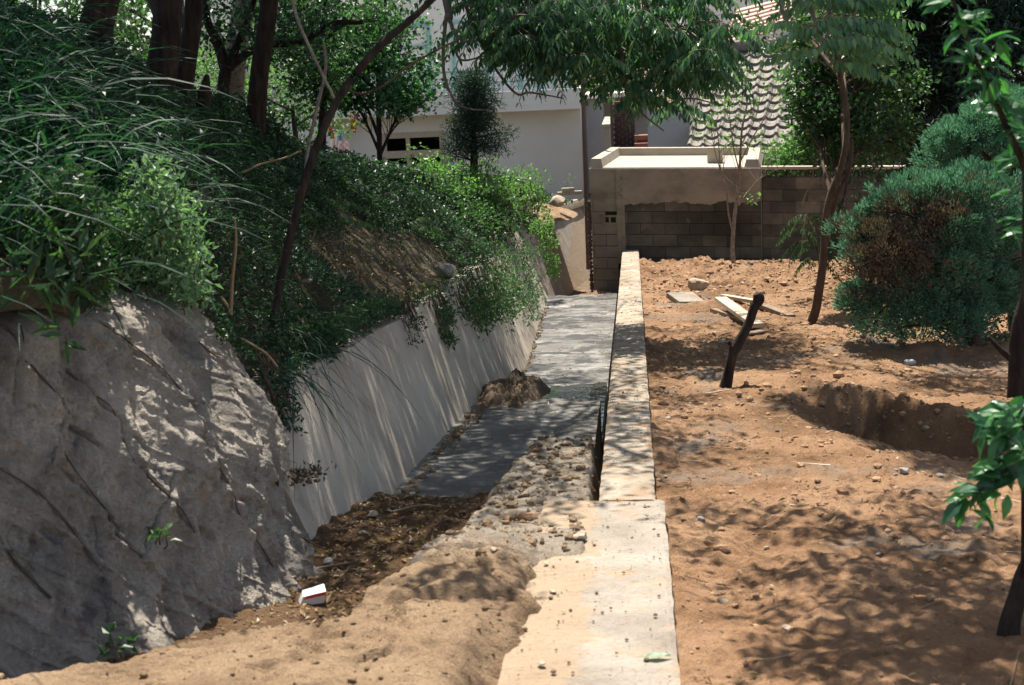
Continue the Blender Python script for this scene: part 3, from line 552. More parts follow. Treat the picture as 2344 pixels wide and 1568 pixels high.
# ------------------------------------------------------------------ buildings beyond
wh = thing('white_house', 'white two storey house with a balcony parapet, seen through the trees', 'house', (-4, 38, -2.7))
def ax(x, Y, y=300): return atY(x, y, Y)[0]
def azz(y, Y, x=1200): return atY(x, y, Y)[2]
Yh = 36.; xl, xr_ = ax(757, Yh), ax(1330, Yh); zs_ = azz(252, Yh); zp = azz(206, Yh); 
wx0, wx1 = ax(874, Yh), ax(1014, Yh); wz1 = azz(304, Yh, 950); wz0 = wz1-1.75; wzt = azz(352, Yh, 950)
m = MB()
def bx(mb, x0, x1, y0, y1, z0, z1): return mb.box(((x0+x1)/2, (y0+y1)/2, (z0+z1)/2), (x1-x0, y1-y0, z1-z0))
bx(m, xl, wx0, Yh, Yh+.25, -2.7, zs_); bx(m, wx1, xr_, Yh, Yh+.25, -2.7, zs_); bx(m, wx0, wx1, Yh, Yh+.25, wz1, zs_); bx(m, wx0, wx1, Yh, Yh+.25, -2.7, wz0)
bx(m, xr_-.25, xr_, Yh+.25, Yh+8, -2.7, zs_); m.build('front_wall', M['white'], wh)
m = MB(); bx(m, xl-.05, xr_+.05, Yh-.75, Yh+8, zs_+.002, zs_+.14); bx(m, xl-.05, xr_+.05, Yh-.75, Yh-.61, zs_+.142, zp); bx(m, xr_-.09, xr_+.05, Yh-.61, Yh+3, zs_+.142, zp); m.build('balcony_parapet', M['white'], wh)
m = MB(); bx(m, xl, xr_-.4, Yh+2.6, Yh+2.85, zs_+.142, 6.5); m.build('upper_wall', M['white'], wh)
m = MB()
for i in range(30):
    x_ = xl+.1+i*(xr_-xl-.3)/29; bx(m, x_, x_+.03, Yh-.69, Yh-.66, zp, zp+.5)
bx(m, xl, xr_, Yh-.70, Yh-.65, zp+.5, zp+.55); bx(m, xl, xr_, Yh-.69, Yh-.66, zp+.22, zp+.25); m.build('railing', M['teal'], wh)
for i, (a, b) in enumerate(((820, 985), (1040, 1190), (1235, 1300))):
    x0, x1 = ax(a, 38.6, 150), ax(b, 38.6, 150); m = MB(); 
    for q in (x0, (x0+x1)/2, x1): bx(m, q-.04, q+.04, 38.5, 38.6, zs_+.3, zs_+2.3)
    for q in (zs_+.3, zs_+2.3, zs_+1.7): bx(m, x0, x1, 38.51, 38.59, q-.04, q+.04)
    fr = m.build('window', M['teal'], wh); MB().quad((x0, 38.56, zs_+.3), (x1, 38.56, zs_+.3), (x1, 38.56, zs_+2.3), (x0, 38.56, zs_+2.3)).build('pane', M['glass'], fr)
m = MB(); xm = ax(934, Yh, 330)
for q, wd in ((wx0+.04, .06), (xm, .05), (wx1-.04, .06)): bx(m, q-wd, q+wd, Yh-.03, Yh+.09, wz0 if q != xm else wz0, wz1)
for q, wd in ((wz1-.05, .07), (wzt, .09)): bx(m, wx0-.02, wx1+.02, Yh-.05, Yh+.07, q-wd, q+wd)
bx(m, wx0, xm, Yh, Yh+.06, wzt-.62, wzt-.54)
fr = m.build('window', M['frame'], wh); MB().quad((wx0, Yh+.05, wzt), (wx1, Yh+.05, wzt), (wx1, Yh+.05, wz1), (wx0, Yh+.05, wz1)).quad((wx0, Yh+.05, wz0), (xm, Yh+.05, wz0), (xm, Yh+.05, wzt), (wx0, Yh+.05, wzt)).build('pane', M['glass'], fr)
m = MB(); bx(m, wx0-.1, wx1+.1, Yh+1.4, Yh+1.5, -2.7, zs_-.1); bx(m, wx0-.1, wx0-.02, Yh+.26, Yh+1.4, -2.7, zs_-.1); bx(m, wx1+.02, wx1+.1, Yh+.26, Yh+1.4, -2.7, zs_-.1); m.build('room', M['dark'], wh)
# left wing
m = MB(); x0, x1 = ax(430, 35.4, 150), ax(757, 35.4, 250); a, b = ax(636, 35.4, 110), ax(668, 35.4, 110); z0, z1 = azz(155, 35.4, 650), azz(62, 35.4, 650)
bx(m, x0, a, 35.4, 35.7, -2.7, 6); bx(m, b, x1, 35.4, 35.7, -2.7, 6); bx(m, a, b, 35.4, 35.7, -2.7, z0); bx(m, a, b, 35.4, 35.7, z1, 6); bx(m, x1-.25, x1, 35.7, 38, -2.7, 6); m.build('side_wing', M['white'], wh)
m = MB(); 
for q in (a+.04, b-.04): bx(m, q-.04, q+.04, 35.5, 35.6, z0, z1)
fr = m.build('window', M['frame'], wh); MB().quad((a, 35.57, z0), (b, 35.57, z0), (b, 35.57, z1), (a, 35.57, z1)).build('pane', M['glass'], fr)
# grey building with steps
gb = thing('grey_outbuilding', 'bluish grey outbuilding in the gap between the white house and the tiled roof', 'building', (-.3, 40, -2.7))
m = MB(); bx(m, ax(1343, 40), ax(1382, 40), 40, 43, -2.7, azz(232, 40)); bx(m, ax(1382, 40)+.001, ax(1500, 42), 42.0, 44, -2.7, azz(215, 42)); m.build('wall', M['greywall'], gb)
m = MB(); bx(m, ax(1340, 39.8), ax(1560, 39.8), 39.8, 43, azz(232, 40), azz(222, 40)); m.build('roof_slab', M['white'], gb)
bc = MB(); rr_ = np.random.default_rng(3); x0, x1 = ax(1407, 38), ax(1452, 38); z = -2.7
while z < azz(242, 38):
    u = x0-(.1 if int(z*100) % 2 else 0)
    while u < x1: bx(bc, u+.004, min(u+.2, x1+.02), 38+rr_.uniform(0, .01), 38.4, z+.004, z+.066); u += .205
    z += .07
o = bc.build('brick_pier', M['brick']); tag(o, 'dark brick pier rising between the grey wall and the concrete steps', 'brick pier')
st = MB(); 
for i in range(9): 
    z = -2.0+i*.19; bx(st, ax(1452, 37), ax(1452, 37)+1.0-.0*i, 35.2+.28*i, 37.9, z, z+.12)
    bx(st, ax(1452, 37)+.05, ax(1452, 37)+.9, 35.25+.28*i, 37.9, z-.07, z)
o = st.build('outdoor_steps', M['redbrick']); tag(o, 'brick steps climbing behind the cistern beside the brick pier', 'steps')
o = bx(bx(MB(), ax(1380, 34), ax(1380, 34)+.16, 34, 38.5, -2.7, azz(300, 34)), ax(1380, 34)-.02, ax(1380, 34)+.18, 33.97, 38.5, azz(300, 34)+.002, azz(300, 34)+.08).build('yard_wall', M['rim']); tag(o, 'short pale garden wall end standing in front of the brick pier', 'wall')
# tiled roof house
th_ = thing('tiled_house', 'low house under a big wavy grey clay tiled roof behind the block wall', 'house', (4, 32, -2.7))
ra, sl_ = R(12), R(30); E0 = atY(1568, 356, 30.); du = np.array([math.cos(ra), -math.sin(ra), 0]); dv = np.array([math.sin(ra)*math.cos(sl_), math.cos(ra)*math.cos(sl_), math.sin(sl_)]); dn = np.cross(du, dv)
m = MB(); rows, rl, cw = 13, .325, .295; ncol = 30; u = np.linspace(0, ncol*cw, ncol*14+1)
ph = (u/cw) % 1; prof = .050*np.where(ph < .35, np.sin(ph/.35*np.pi)*1.0, -.55*np.sin((ph-.35)/.65*np.pi))
for r in range(rows):
    P = []
    for t, lift in ((0., -.02), (0., .045), (.5, .022), (1.0, -.02)):
        P.append(E0+u[:, None]*du+(r+t)*rl*dv+(prof+lift+.006*vnoise(np.floor(u/cw), r*3.7, 0, 8))[:, None]*dn)
    m.grid(np.array(P)[:, ::1].transpose(1, 0, 2))
m.build('roof_tiles', M['tile'], th_, smooth=False)
Rl = E0+rows*rl*dv; m = MB(); m.tube([Rl+dn*.06, Rl+du*ncol*cw+dn*.06], .12, 10)
m.build('ridge', M['tiledark'], th_, smooth=True)
m = MB()
for i in range(int(ncol*cw/.33)): m.tube([Rl+du*(i*.33)+dn*.16, Rl+du*(i*.33+.30)+dn*.155], [.085, .075], 10)
m.build('ridge_caps', M['tile'], th_, smooth=True)
m = MB(); x0 = E0+du*.35+np.array([0, .5, 0]); x1 = E0+du*(ncol*cw-.3)+np.array([0, .5, 0])
for (p, q) in ((E0+du*-.55+np.array([0, .9, -.2]), E0+du*(ncol*cw)+np.array([0, .6, -.1])),): 
    m.grid(np.array([[p*[1, 1, 0]+[0, 0, -2.7], p], [q*[1, 1, 0]+[0, 0, -2.7], q]]))
m.build('front_wall', M['greywall'], th_)
m = MB(); p = E0+np.array([-.75, 1.0, 0]); m.grid(np.array([[p*[1, 1, 0]+[0, 0, -2.7], p+[0, 0, .95]], [p*[1, 1, 0]+[.2, 3.4, -2.7], p+[.2, 3.4, .95]]])); m.grid(np.array([[p*[1, 1, 0]+[0, 0, -2.7], p+[0, 0, .95]], [p*[1, 1, 0]+[.9, 0, -2.7], p+[.9, 0, .95]]]))
m.build('side_wall', M['greywall'], th_)
# pink roof far behind
pk = thing('pink_roofed_house', 'far house with a pink tiled roof and pale blue gable above the grey tiled roof', 'house', (9, 46, -2.7))
def A(x, y, Y): return atY(x, y, Y)
m = MB(); e0, e1, r0_, r1_ = A(1640, 118, 45), A(1800, 62, 45.5), A(1690, 20, 49), A(1900, -30, 49)
nn = 9
for i in range(nn):
    t0, t1 = i/nn, (i+1)/nn; L0, L1 = e0+(r0_-e0)*t0, e0+(r0_-e0)*t1; R0, R1 = e1+(r1_-e1)*t0, e1+(r1_-e1)*t1
    m.add([L0+[0, 0, .06], R0+[0, 0, .06], R1, L1, L0, R0], [[0, 1, 2, 3], [4, 5, 1, 0]])
m.build('roof', M['pinktile'], pk)
m = MB(); g0, g1, g2, g3 = A(1700, 128, 45.2), A(1800, 72, 45.7), A(1960, 130, 45.7), A(1960, 300, 45.2); m.add([g0, g1, g2, g3, A(1700, 300, 45.2)], [[0, 1, 2], [0, 2, 3]]); m.add([g0, g3, A(1700, 300, 45.2)], [[0, 1, 2]]); m.build('gable', M['paleblue'], pk)
o = bx(MB(), A(1560, 0, 52)[0], A(1800, 0, 52)[0], 52, 56, -2.7, 6).build('wall', M['white'], pk)
# pole
p0 = atY(1343, 497, 27.0); o = MB().tube([p0-[0, 0, 1.0], atY(1335, 150, 27.)+[0, 0, 3]], .045, 10).build('pole', M['rust'], smooth=True); tag(o, 'thin rusty pole standing upright at the right corner of the white house', 'pole')
p0 = atY(1404, 400, 33.0); o = MB().tube([[p0[0], 33, -2.7], [p0[0], 33, azz(215, 33)]], .035, 8).build('pole', M['rust'], smooth=True); tag(o, 'second dark pole in front of the brick pier behind the cistern', 'pole')
# washing
rl_ = MB(); ln = pc([(740, 300), (770, 300), (785, 298), (800, 275), (816, 252)], 33, 6); rl_.tube(ln, .012, 5); o = rl_.build('washing_line', M['rim'], smooth=True); tag(o, 'washing line rising to the left corner of the white house', 'washing line')
def cloth(name, x0, x1, y0, y1, Y, col, label, seed, stripe=None):
    n = 14; a, b = atY(x0, y0, Y), atY(x1, y0, Y); H = (atY(x0, y0, Y)-atY(x0, y1, Y))[2]; U, V = np.meshgrid(np.linspace(0, 1, n), np.linspace(0, 1, n), indexing='ij')
    P = a+(b-a)*U[..., None]*(1-.12*V[..., None])-np.array([0, 0, H])*V[..., None]; P[..., 1] += .07*np.sin(U*11+seed)*(.3+V); P[..., 0] += .02*np.sin(V*5+seed)
    mm, nt, bb = newmat(name)
    if stripe:
        tc = nt.nodes.new('ShaderNodeTexCoord'); ck = nt.nodes.new('ShaderNodeTexChecker'); ck.inputs['Scale'].default_value = 14; ck.inputs[1].default_value = (*col, 1); ck.inputs[2].default_value = (*stripe, 1); nt.links.new(tc.outputs['Object'], ck.inputs[0]); nt.links.new(ck.outputs[0], bb.inputs[0])
    else: bb.inputs[0].default_value = (*col, 1)
    mb = MB().grid(P); mb.grid((P+[0, .015, 0])[:, ::-1]); tag(mb.build(name, mm, smooth=True), label, 'laundry', 'washing on the line')
cloth('hanging_cloth', 752, 772, 296, 352, 33, (.75, .72, .66), 'white cloth on the washing line, largest and leftmost of the washing', 1)
cloth('shirt', 772, 787, 296, 330, 33, (.25, .38, .6), 'blue garment on the washing line between white and pink cloth', 2)
cloth('hanging_cloth', 774, 800, 322, 368, 32.6, (.7, .35, .38), 'pink checked cloth hanging low on the washing line', 3, (.75, .68, .62))
cloth('hanging_cloth', 754, 761, 288, 318, 32.4, (.6, .08, .03), 'small red cloth hanging over the white one', 4)
cloth('hanging_cloth', 802, 808, 262, 296, 33, (.75, .3, .08), 'narrow orange strip at the high end of the washing line', 5)
cloth('hanging_cloth', 808, 816, 256, 304, 33, (.75, .22, .3), 'narrow pink strip at the high end of the washing line', 6)
#PART3
# ------------------------------------------------------------------ trees
HOLES = []      # gaps cut in the canopy along sun rays to light chosen spots: (ground point, radius)
for x, y, Y, r in [(330, 520, 6, .45), (400, 620, 6.2, .35), (380, 800, 5.6, .5), (500, 950, 5.6, .35), (420, 1050, 5.3, .38), (330, 1230, 5.1, .32), (560, 1180, 5.6, .35), (240, 830, 5.2, .3), (1060, 420, 19.5, 1.6), (1170, 440, 20, 1.8), (1220, 540, 20.5, 1.3), (1300, 560, 25, 1.5), (1290, 700, 19, .9), (680, 260, 24, 1.0)]: HOLES.append((atY(x, y, Y), r))
def sunny(C):
    k = np.ones(len(C), bool)
    for p, r in HOLES: v = C-p; k &= np.linalg.norm(v-(v@SV)[:, None]*SV, axis=1) > r
    return C[k]
_bp = blobpts
def blobpts(rng, blobs, **kw): return sunny(_bp(rng, blobs, **kw))
def low_keep(C, marg=.35):       # keeps only clusters above the view, so the added shade leaves stay unseen
    return C[C[:, 2] > 1.6+.0415*C[:, 1]+marg]
def T(name, label, cat, pts, Y, trad, blobs, *a, foot=None, **k):
    tp = [atY(x, y, q) for (x, y), q in zip(pts, (Y if np.ndim(Y) else [Y]*len(pts)))]
    if foot is not None: tp = [foot]+tp
    return tree(name, label, cat, tp, trad, blobs, *a, **k)
def up(p, dx, dy, dz): return np.asarray(p)+[dx, dy, dz]
# big dark trunks on the bank
for nm, lab, cols, Y, trad, cr_, seed in [
    ('shade_tree', 'dark upright trunk nearest the house, leaning slightly, with a wire round it', [(583, 300), (592, 200), (603, 90), (615, 0)], 12.5, [.11, .085, .08, .05], [((-3.6, 15.5, 5.4), (2.2, 3.0, 1.3), 330), ((-2.2, 13.5, 5.0), (1.5, 2.4, .9), 170)], 201),
    ('shade_tree', 'thick dark trunk leaning right above the long grass, left of a thinner one', [(360, 240), (375, 130), (385, 0)], 10.5, [.13, .12, .10, .06], [((-4.4, 13, 5.2), (2.2, 2.6, 1.4), 280), ((-2.9, 10.8, 4.4), (1.3, 2.0, .9), 160)], 202),
    ('shade_tree', 'thinner dark trunk just right of the thickest trunk', [(418, 235), (428, 120), (445, 0)], 11.2, [.085, .08, .07, .05], [((-5.2, 17, 5.8), (2.4, 3, 1.5), 260)], 203),
    ('shade_tree', 'broad dim trunk at top left half hidden by long grass', [(215, 120), (225, 50), (238, 0)], 9.0, [.12, .11, .10, .06], [((-4.3, 9.5, 4.5), (2., 2.4, 1.1), 240), ((-3.4, 8.2, 4.2), (1.1, 1.5, .6), 120)], 204)]:
    p = [atY(x, y, Y) for x, y in cols]; f = np.array([p[0][0]-.05, Y, float(hz(p[0][0], Y))-.15]); d = (p[-1]-p[0])/np.linalg.norm(p[-1]-p[0])
    pts = [f]+p+[p[-1]+d*1.2, p[-1]+d*2.6+[0, 0, .3]]
    def twin(mb, p=p): pass
    tree(nm, lab, 'tree', pts, trad, cr_, 'leafdark', .10, .05, 26, .42, seed, groups=9, every=3, r0=.06, group='big trees on the bank', hole=.25)
# multi-stemmed small tree between the trunks
rng = np.random.default_rng(300); rt = thing('forked_tree', 'small dark forked tree between the big trunks with thin spreading limbs', 'tree', atY(510, 300, 14)); mb = MB()
for pts, r in [([(505, 300), (512, 190), (515, 150), (500, 100), (475, 50), (465, -20)], .07), ([(515, 160), (540, 110), (556, 70), (575, 20), (590, -30)], .05), ([(515, 190), (530, 150), (600, 105), (690, 95), (760, 55), (830, 50)], .05), ([(512, 170), (495, 110), (480, 90)], .03)]: mb.tube(pc(pts, 14), [r, r*.5], 8)
mb.build('trunk', M['bark'], rt, smooth=True); lb = MB(); C = sunny(np.array([atY(rng.uniform(450, 760), rng.uniform(-40, 130), rng.uniform(13.4, 15)) for _ in range(120)])); clusters(lb, C, .22, 14, .07, .04, rng); lb.build('crown', M['leafdark'], rt)
o = MB().tube(pc([(462, 300), (466, 230), (470, 200), (474, 172)], 11.5), [.07, .055, .02], 9).build('dead_stump', M['bark'], smooth=True); tag(o, 'splintered dead stump standing beside the thin dark trunk', 'stump')
# sunlit leafy bushes by the wing
for nm, lab, bl, sd in [('leafy_bush', 'sunlit light green bush behind the straight dark trunk', [((*atY(670, 240, 25),), (1.1, .7, .9), 110)], 311), ('leafy_bush', 'pale green sunlit bush seen between the thin and straight trunks', [((*atY(555, 210, 26),), (1.3, .7, 1.0), 110), ((*atY(480, 150, 28),), (1.3, .7, 1.3), 90)], 312)]:
    c = np.array(bl[0][0]); tree(nm, lab, 'bush', [[c[0], c[1], -2.7], c-[0, 0, .8], c], [.07, .03], bl, 'leafbright', .09, .05, 22, .28, sd, groups=5, every=2, r0=.03)
# ginkgo
gp = [(870, 375), (866, 330), (867, 270), (868, 200), (872, 120), (880, 40), (885, -60)]
bl = [((*atY(870, 150, 22.2),), (1.0, .8, .75), 210), ((*atY(790, 110, 22),), (.9, .7, .8), 130), ((*atY(960, 130, 22),), (.95, .7, .8), 150), ((*atY(880, 20, 22),), (1.6, .9, .8), 190), ((*atY(950, 225, 21.8),), (.6, .5, .22), 60), ((*atY(780, 205, 22),), (.45, .5, .25), 34)]
f = atY(872, 390, 22); tree('ginkgo_tree', 'fan-leaved tree with a straight slim trunk before the balcony', 'tree', [[f[0], 22, float(hz(f[0], 22))-.1]]+[atY(x, y, 22) for x, y in gp], [.046, .042, .034, .018], bl, 'ginkgo', .075, .07, 17, .24, 320, bark='bark', groups=9, every=2, r0=.03, hole=.3, base=f)
# bush mass left of ginkgo
c = atY(740, 60, 19); tree('dark_leaved_tree', 'dark leafy tree crown between the wired trunk and the leaning stem', 'tree', [[c[0]-.2, 19, float(hz(c[0], 19))-.1], c-[.1, 0, 1.2], c], [.07, .04], [((*atY(745, 50, 19),), (1.1, .7, .8), 190), ((*atY(690, 130, 19),), (.5, .5, .6), 60), ((*atY(730, 230, 19),), (.25, .3, .4), 34)], 'leafmid', .08, .045, 18, .25, 321, groups=7, every=2, r0=.03)
# column juniper beside the ginkgo
rng = np.random.default_rng(330); b0 = atY(1085, 400, 19.5); rt = thing('conifer', 'small dark conifer with a ragged pointed shape in front of the white wall', 'tree', b0)
mb = MB(); tp = pc([(1085, 410), (1085, 330), (1082, 260), (1085, 210), (1088, 165)], 19.5); mb.tube(tp, [.06, .01], 8); C = []
for i in range(520):
    y = rng.uniform(165, 350); wd = np.interp(y, [150, 180, 215, 260, 300, 350], [18, 30, 42, 30, 62, 50]); a = rng.uniform(-1, 1); wd = wd*(1+.35*math.sin(y*.19+1.3*np.sign(a))+.2*math.sin(y*.47)); p = atY(1086+a*wd, y+8*abs(a), 19.5+rng.uniform(-.3, .3)); C.append(p)
C = np.array(C)
for p in C[::12]: q = tp[np.argmin(np.abs(tp[:, 2]-p[2]+.1))]; mb.tube([q, (p+q)/2+[0, 0, .02], p], [.012, .004], 4, cap=False)
mb.build('trunk', M['bark'], rt, smooth=True); lb = MB(); clusters(lb, C, .13, 22, .07, .012, rng, out=1.2); lb.build('crown', M['conifer'], rt)
# drooping long-leaved tree overhead (compound leaves)
rng = np.random.default_rng(340); tb = MB(); lb = MB(); Yd = 13.
BR = [[(1040, -60), (1085, 60), (1130, 150), (1180, 213), (1215, 212), (1290, 225)], [(1394, -30), (1402, 40), (1410, 85), (1423, 118), (1463, 177), (1515, 237), (1575, 225), (1630, 235)], [(1300, 0), (1331, 43), (1384, 79), (1427, 112), (1479, 145), (1540, 160)], [(1028, -30), (1032, 53), (1058, 92), (1100, 90), (1150, 60)], [(1024, 30), (1019, 60), (1015, 158), (1038, 227), (1070, 248), (1120, 252)], [(1085, -20), (1068, 85), (1045, 115), (1060, 138), (1110, 128)], [(1325, -20), (1331, 82), (1326, 145), (1328, 165)], [(1423, 118), (1428, 190), (1460, 250), (1520, 300)], [(1560, -30), (1600, 50), (1640, 110), (1680, 140)], [(1200, -30), (1215, 60), (1240, 110), (1290, 140)], [(1460, -30), (1500, 40), (1560, 80), (1600, 130)]]
H0 = np.array([-2.2, 14.2, 4.4]); allp = []
for i, b in enumerate(BR):
    q = pc(b, [Yd+rng.uniform(-.6, .6), Yd+rng.uniform(-.5, .5)], 6); tb.tube(q, [.022, .014, .006], 6); allp.append(q); tb.tube(smooth_curve([H0, (H0+q[0])/2+[0, 0, .25], q[0]], 5), [.045, .022], 6)
allp = np.concatenate(allp); LIMB = H0
tt = smooth_curve([np.array([-4.6, 16, float(hz(-4.6, 16))-.2]), np.array([-4.2, 15.6, 2.2]), np.array([-3.4, 15, 3.6]), H0], 6); tb.tube(tt, [.14, .09], 10)
ends = []
def inpoly(x, y): 
    top = np.interp(x, [1000, 1060, 1180, 1330, 1420, 1500, 1560, 1640, 1700], [30, 80, 130, 180, 210, 250, 258, 165, 60]); return y < top
while len(ends) < 165:
    x, y = rng.uniform(1010, 1700), rng.uniform(-70, 300)
    if inpoly(x, y) and not (x < 1150 and rng.random() < .65) and not (1330 < x < 1420 and y > 185): ends.append(atY(x, y, rng.uniform(12.2, 14.2)))
for p in ends:
    q = allp[np.argmin(np.linalg.norm(allp-p-[0, 0, .12], axis=1))]; tb.tube([q, (p+q)/2+[0, 0, .05], p], [.008, .004], 4, cap=False)
    n = rng.integers(4, 7); ph0 = rng.uniform(0, 6.28)
    for j in range(n):
        ph = ph0+j*6.28/n+rng.normal(0, .3); frond(lb, tb, p, [math.cos(ph), math.sin(ph), rng.uniform(-.1, .45)], rng.uniform(.26, .42), int(rng.integers(7, 11)), .105, rng, rng.uniform(.4, .9))
rt = thing('drooping_tree', 'tree with long drooping feathery leaves hanging over the drain and wall', 'tree', tt[0]); 
# unseen upper crown clusters added along sun rays to shade drain, low wall, yard
def shade_pts(spec, rng):  # leaf cluster centres up the sun ray from each wanted shade patch
    out = []
    for x, y, rx, ry, n, h in spec:
        for _ in range(n):
            a, r = rng.uniform(0, 6.28), rng.random()**.5; g_ = site(x+rx*r*math.cos(a), y+ry*r*math.sin(a), -.1); t = (h+rng.uniform(-.5, .5))/SV[2]; out.append(g_+SV*t)
    return np.array(out)
SH1 = [(1435, 700, 40, 60, 10, 5.5), (1440, 850, 50, 90, 22, 5.2), (1440, 1010, 60, 110, 40, 4.6), (1300, 820, 90, 80, 36, 5.4), (1250, 960, 150, 60, 70, 5.), (1130, 1060, 200, 90, 80, 4.6), (1250, 1180, 130, 35, 9, 4.5), (950, 1180, 200, 80, 40, 4.6), (930, 1010, 170, 110, 130, 4.9), (1120, 880, 90, 90, 60, 5.2), (760, 1150, 100, 90, 40, 4.6), (760, 1300, 200, 70, 30, 4.3), (1560, 1010, 110, 70, 22, 4.8), (1580, 890, 70, 30, 12, 5.), (1560, 730, 90, 22, 12, 5.4), (1520, 830, 40, 60, 6, 5.2)]
SC1 = low_keep(sunny(shade_pts(SH1, rng))); clusters(lb, SC1, .24, 22, .09, .035, rng)
for p in SC1[::2]: tb.tube([p, p+[rng.normal(0, .2), .3, .35]], [.004, .01], 4, cap=False)
hub = SC1.mean(0)+[0, .3, .7]; tb.tube(smooth_curve([H0, (H0+hub)/2+[0, 0, .4], hub, hub+[.8, -1.6, .2]], 6), [.07, .03], 7)
for p in SC1[::7]: tb.tube(smooth_curve([hub+(p-hub)*.15, (p+hub)/2+[0, 0, .3], p+[0, .1, .2]], 4), [.022, .008], 5, cap=False)
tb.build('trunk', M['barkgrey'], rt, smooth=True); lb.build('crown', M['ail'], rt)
# second feathery tree, right of the drooping one
rng = np.random.default_rng(350); tb = MB(); lb = MB(); foot = S2(4.4, 13.5, -.2)
rt = thing('drooping_tree', 'brighter feathery leaf sprays hanging above the dark fir mass at upper right', 'tree', foot)
tk = smooth_curve([foot, foot+[.1, -.2, 2.2], foot+[-.3, -1, 4.2], np.array([2.6, 11.0, 4.6])], 6); tb.tube(tk, [.12, .08, .04], 10)
B2 = [[(1780, -60), (1790, 20), (1810, 60), (1840, 90)], [(1900, -60), (1895, 0), (1900, 60), (1880, 110), (1860, 145)], [(1980, -60), (1960, 10), (1950, 60), (1935, 120)], [(1850, -60), (1860, 30), (1900, 130), (1930, 150)]]
ap = []
for b in B2: q = pc(b, [10.6, 10.], 6); tb.tube(q, [.018, .006], 6); ap.append(q); tb.tube(smooth_curve([tk[-1], (tk[-1]+q[0])/2+[0, 0, .2], q[0]], 4), [.035, .018], 6)
ap = np.concatenate(ap)
for x, y, a in [(1880, 20, 0), (1920, 10, 0), (1955, 50, 0), (1910, 60, .3), (1870, 100, 0), (1880, 115, .2), (1930, 100, 0), (1850, 0, 1), (1990, -20, 0), (1850, 60, .1), (1890, 150, .1)]:
    p = atY(x, y, rng.uniform(9.6, 10.5)); q = ap[np.argmin(np.linalg.norm(ap-p, axis=1))]; tb.tube([q, (p+q)/2+[0, 0, .03], p], [.006, .004], 4, cap=False)
    for j in range(4): ph = a+rng.normal(0, .5)+(j > 2)*2.5; frond(lb, tb, p, [math.cos(ph), math.sin(ph)*.6-.2, rng.uniform(.1, .4)], rng.uniform(.36, .52), 10, .10, rng, rng.uniform(.25, .5))
SH2 = [(2220, 850, 110, 22, 16, 5.8), (1890, 900, 80, 16, 50, 5.6), (1960, 920, 80, 22, 70, 5.6), (2060, 935, 110, 28, 90, 5.6), (2160, 975, 130, 40, 120, 5.6), (2240, 1020, 110, 40, 80, 5.6), (1760, 775, 120, 24, 30, 6.), (1740, 730, 100, 20, 16, 6.)]  # unseen clusters added overhead to shade the hollow and planks
SC2 = low_keep(shade_pts(SH2, rng), .3); clusters(lb, SC2, .24, 30, .10, .045, rng)
for p in SC2[::4]: tb.tube(smooth_curve([tk[-1], (p+tk[-1])/2+[0, 0, .3], p], 4), [.03, .006], 5, cap=False)
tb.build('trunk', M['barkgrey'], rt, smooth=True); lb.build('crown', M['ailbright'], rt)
# slender right-hand tree
bl = [((*atY(1930, 215, 15.5),), (.5, .6, .55), 150), ((*atY(1970, 290, 15.4),), (.5, .6, .35), 90), ((*atY(1890, 300, 15.6),), (.28, .5, .42), 60), ((*atY(1930, 80, 15.8),), (.6, .6, .6), 120), ((*atY(1810, 70, 17.5),), (.5, .5, .4), 34), ((*atY(1990, 180, 15.8),), (.6, .5, .6), 90)]
def ex(mb): mb.tube(pc([(1898, 490), (1925, 430), (1945, 380), (1950, 320)], 14.6), [.035, .02], 7)
T('slender_tree', 'slender curved trunk with a dark leafy crown in the yard, right of the planks', 'tree', [(1855, 742), (1870, 690), (1885, 600), (1893, 500), (1905, 440), (1930, 370), (1940, 290), (1925, 180), (1910, 60)], [14.4]*9, [.048, .042, .038, .03, .02], bl, 'leafmid', .065, .05, 20, .19, 360, bark='barkbrown', groups=8, every=2, r0=.022, extra=ex)
# leafy suckers at its side
rng = np.random.default_rng(361); tb = MB(); lb = MB()
for x, y in [(1815, 530), (1830, 560), (1850, 575), (1870, 500), (1845, 600), (1880, 470), (1950, 500), (1935, 520), (1875, 545), (1830, 500), (1960, 480), (1900, 560)]:
    p = atY(x+15, y-10, 14.8); q = atY(1888, 620, 14.5); tb.tube([q, (p+q)/2+[0, 0, .1], p], [.008, .003], 4, cap=False)
    for j in range(5): ph = rng.uniform(0, 6.28); frond(lb, tb, p, [math.cos(ph), math.sin(ph), .1], .26, 9, .06, rng, .8)
rt = thing('sapling', 'low feathery green shoots hanging before the block wall by the slender trunk', 'sapling', atY(1888, 640, 14.5)); tb.build('stem', M['barkbrown'], rt, smooth=True); lb.build('foliage', M['leafmid'], rt)
# bare sapling by the wall
rng = np.random.default_rng(370); tb = MB(); lb = MB(); f = [(1680, 612), (1677, 560), (1683, 480), (1690, 430), (1694, 370), (1698, 300), (1710, 240)]
S_ = [(f, .035), ([(1680, 540), (1668, 490), (1662, 430), (1650, 395), (1645, 330), (1640, 280)], .016), ([(1690, 470), (1712, 440), (1745, 405), (1800, 378)], .014), ([(1694, 370), (1720, 320), (1750, 270), (1765, 230)], .014), ([(1694, 400), (1680, 340), (1672, 280), (1668, 230)], .012), ([(1697, 330), (1725, 280), (1738, 240)], .009), ([(1650, 395), (1635, 340), (1628, 300)], .008)]
tips = []
for pts, r in S_:
    q = pc(pts, 21.4); tb.tube(q, [r, r*.35], 7)
    for k in range(9):
        a = q[rng.integers(len(q)//2, len(q))]; b = a+np.array([rng.normal(0, .2), rng.normal(0, .15), rng.uniform(.15, .6)]); tb.tube([a, (a+b)/2+rng.normal(0, .02, 3), b], [.006, .002], 3, cap=False); tips.append(b)
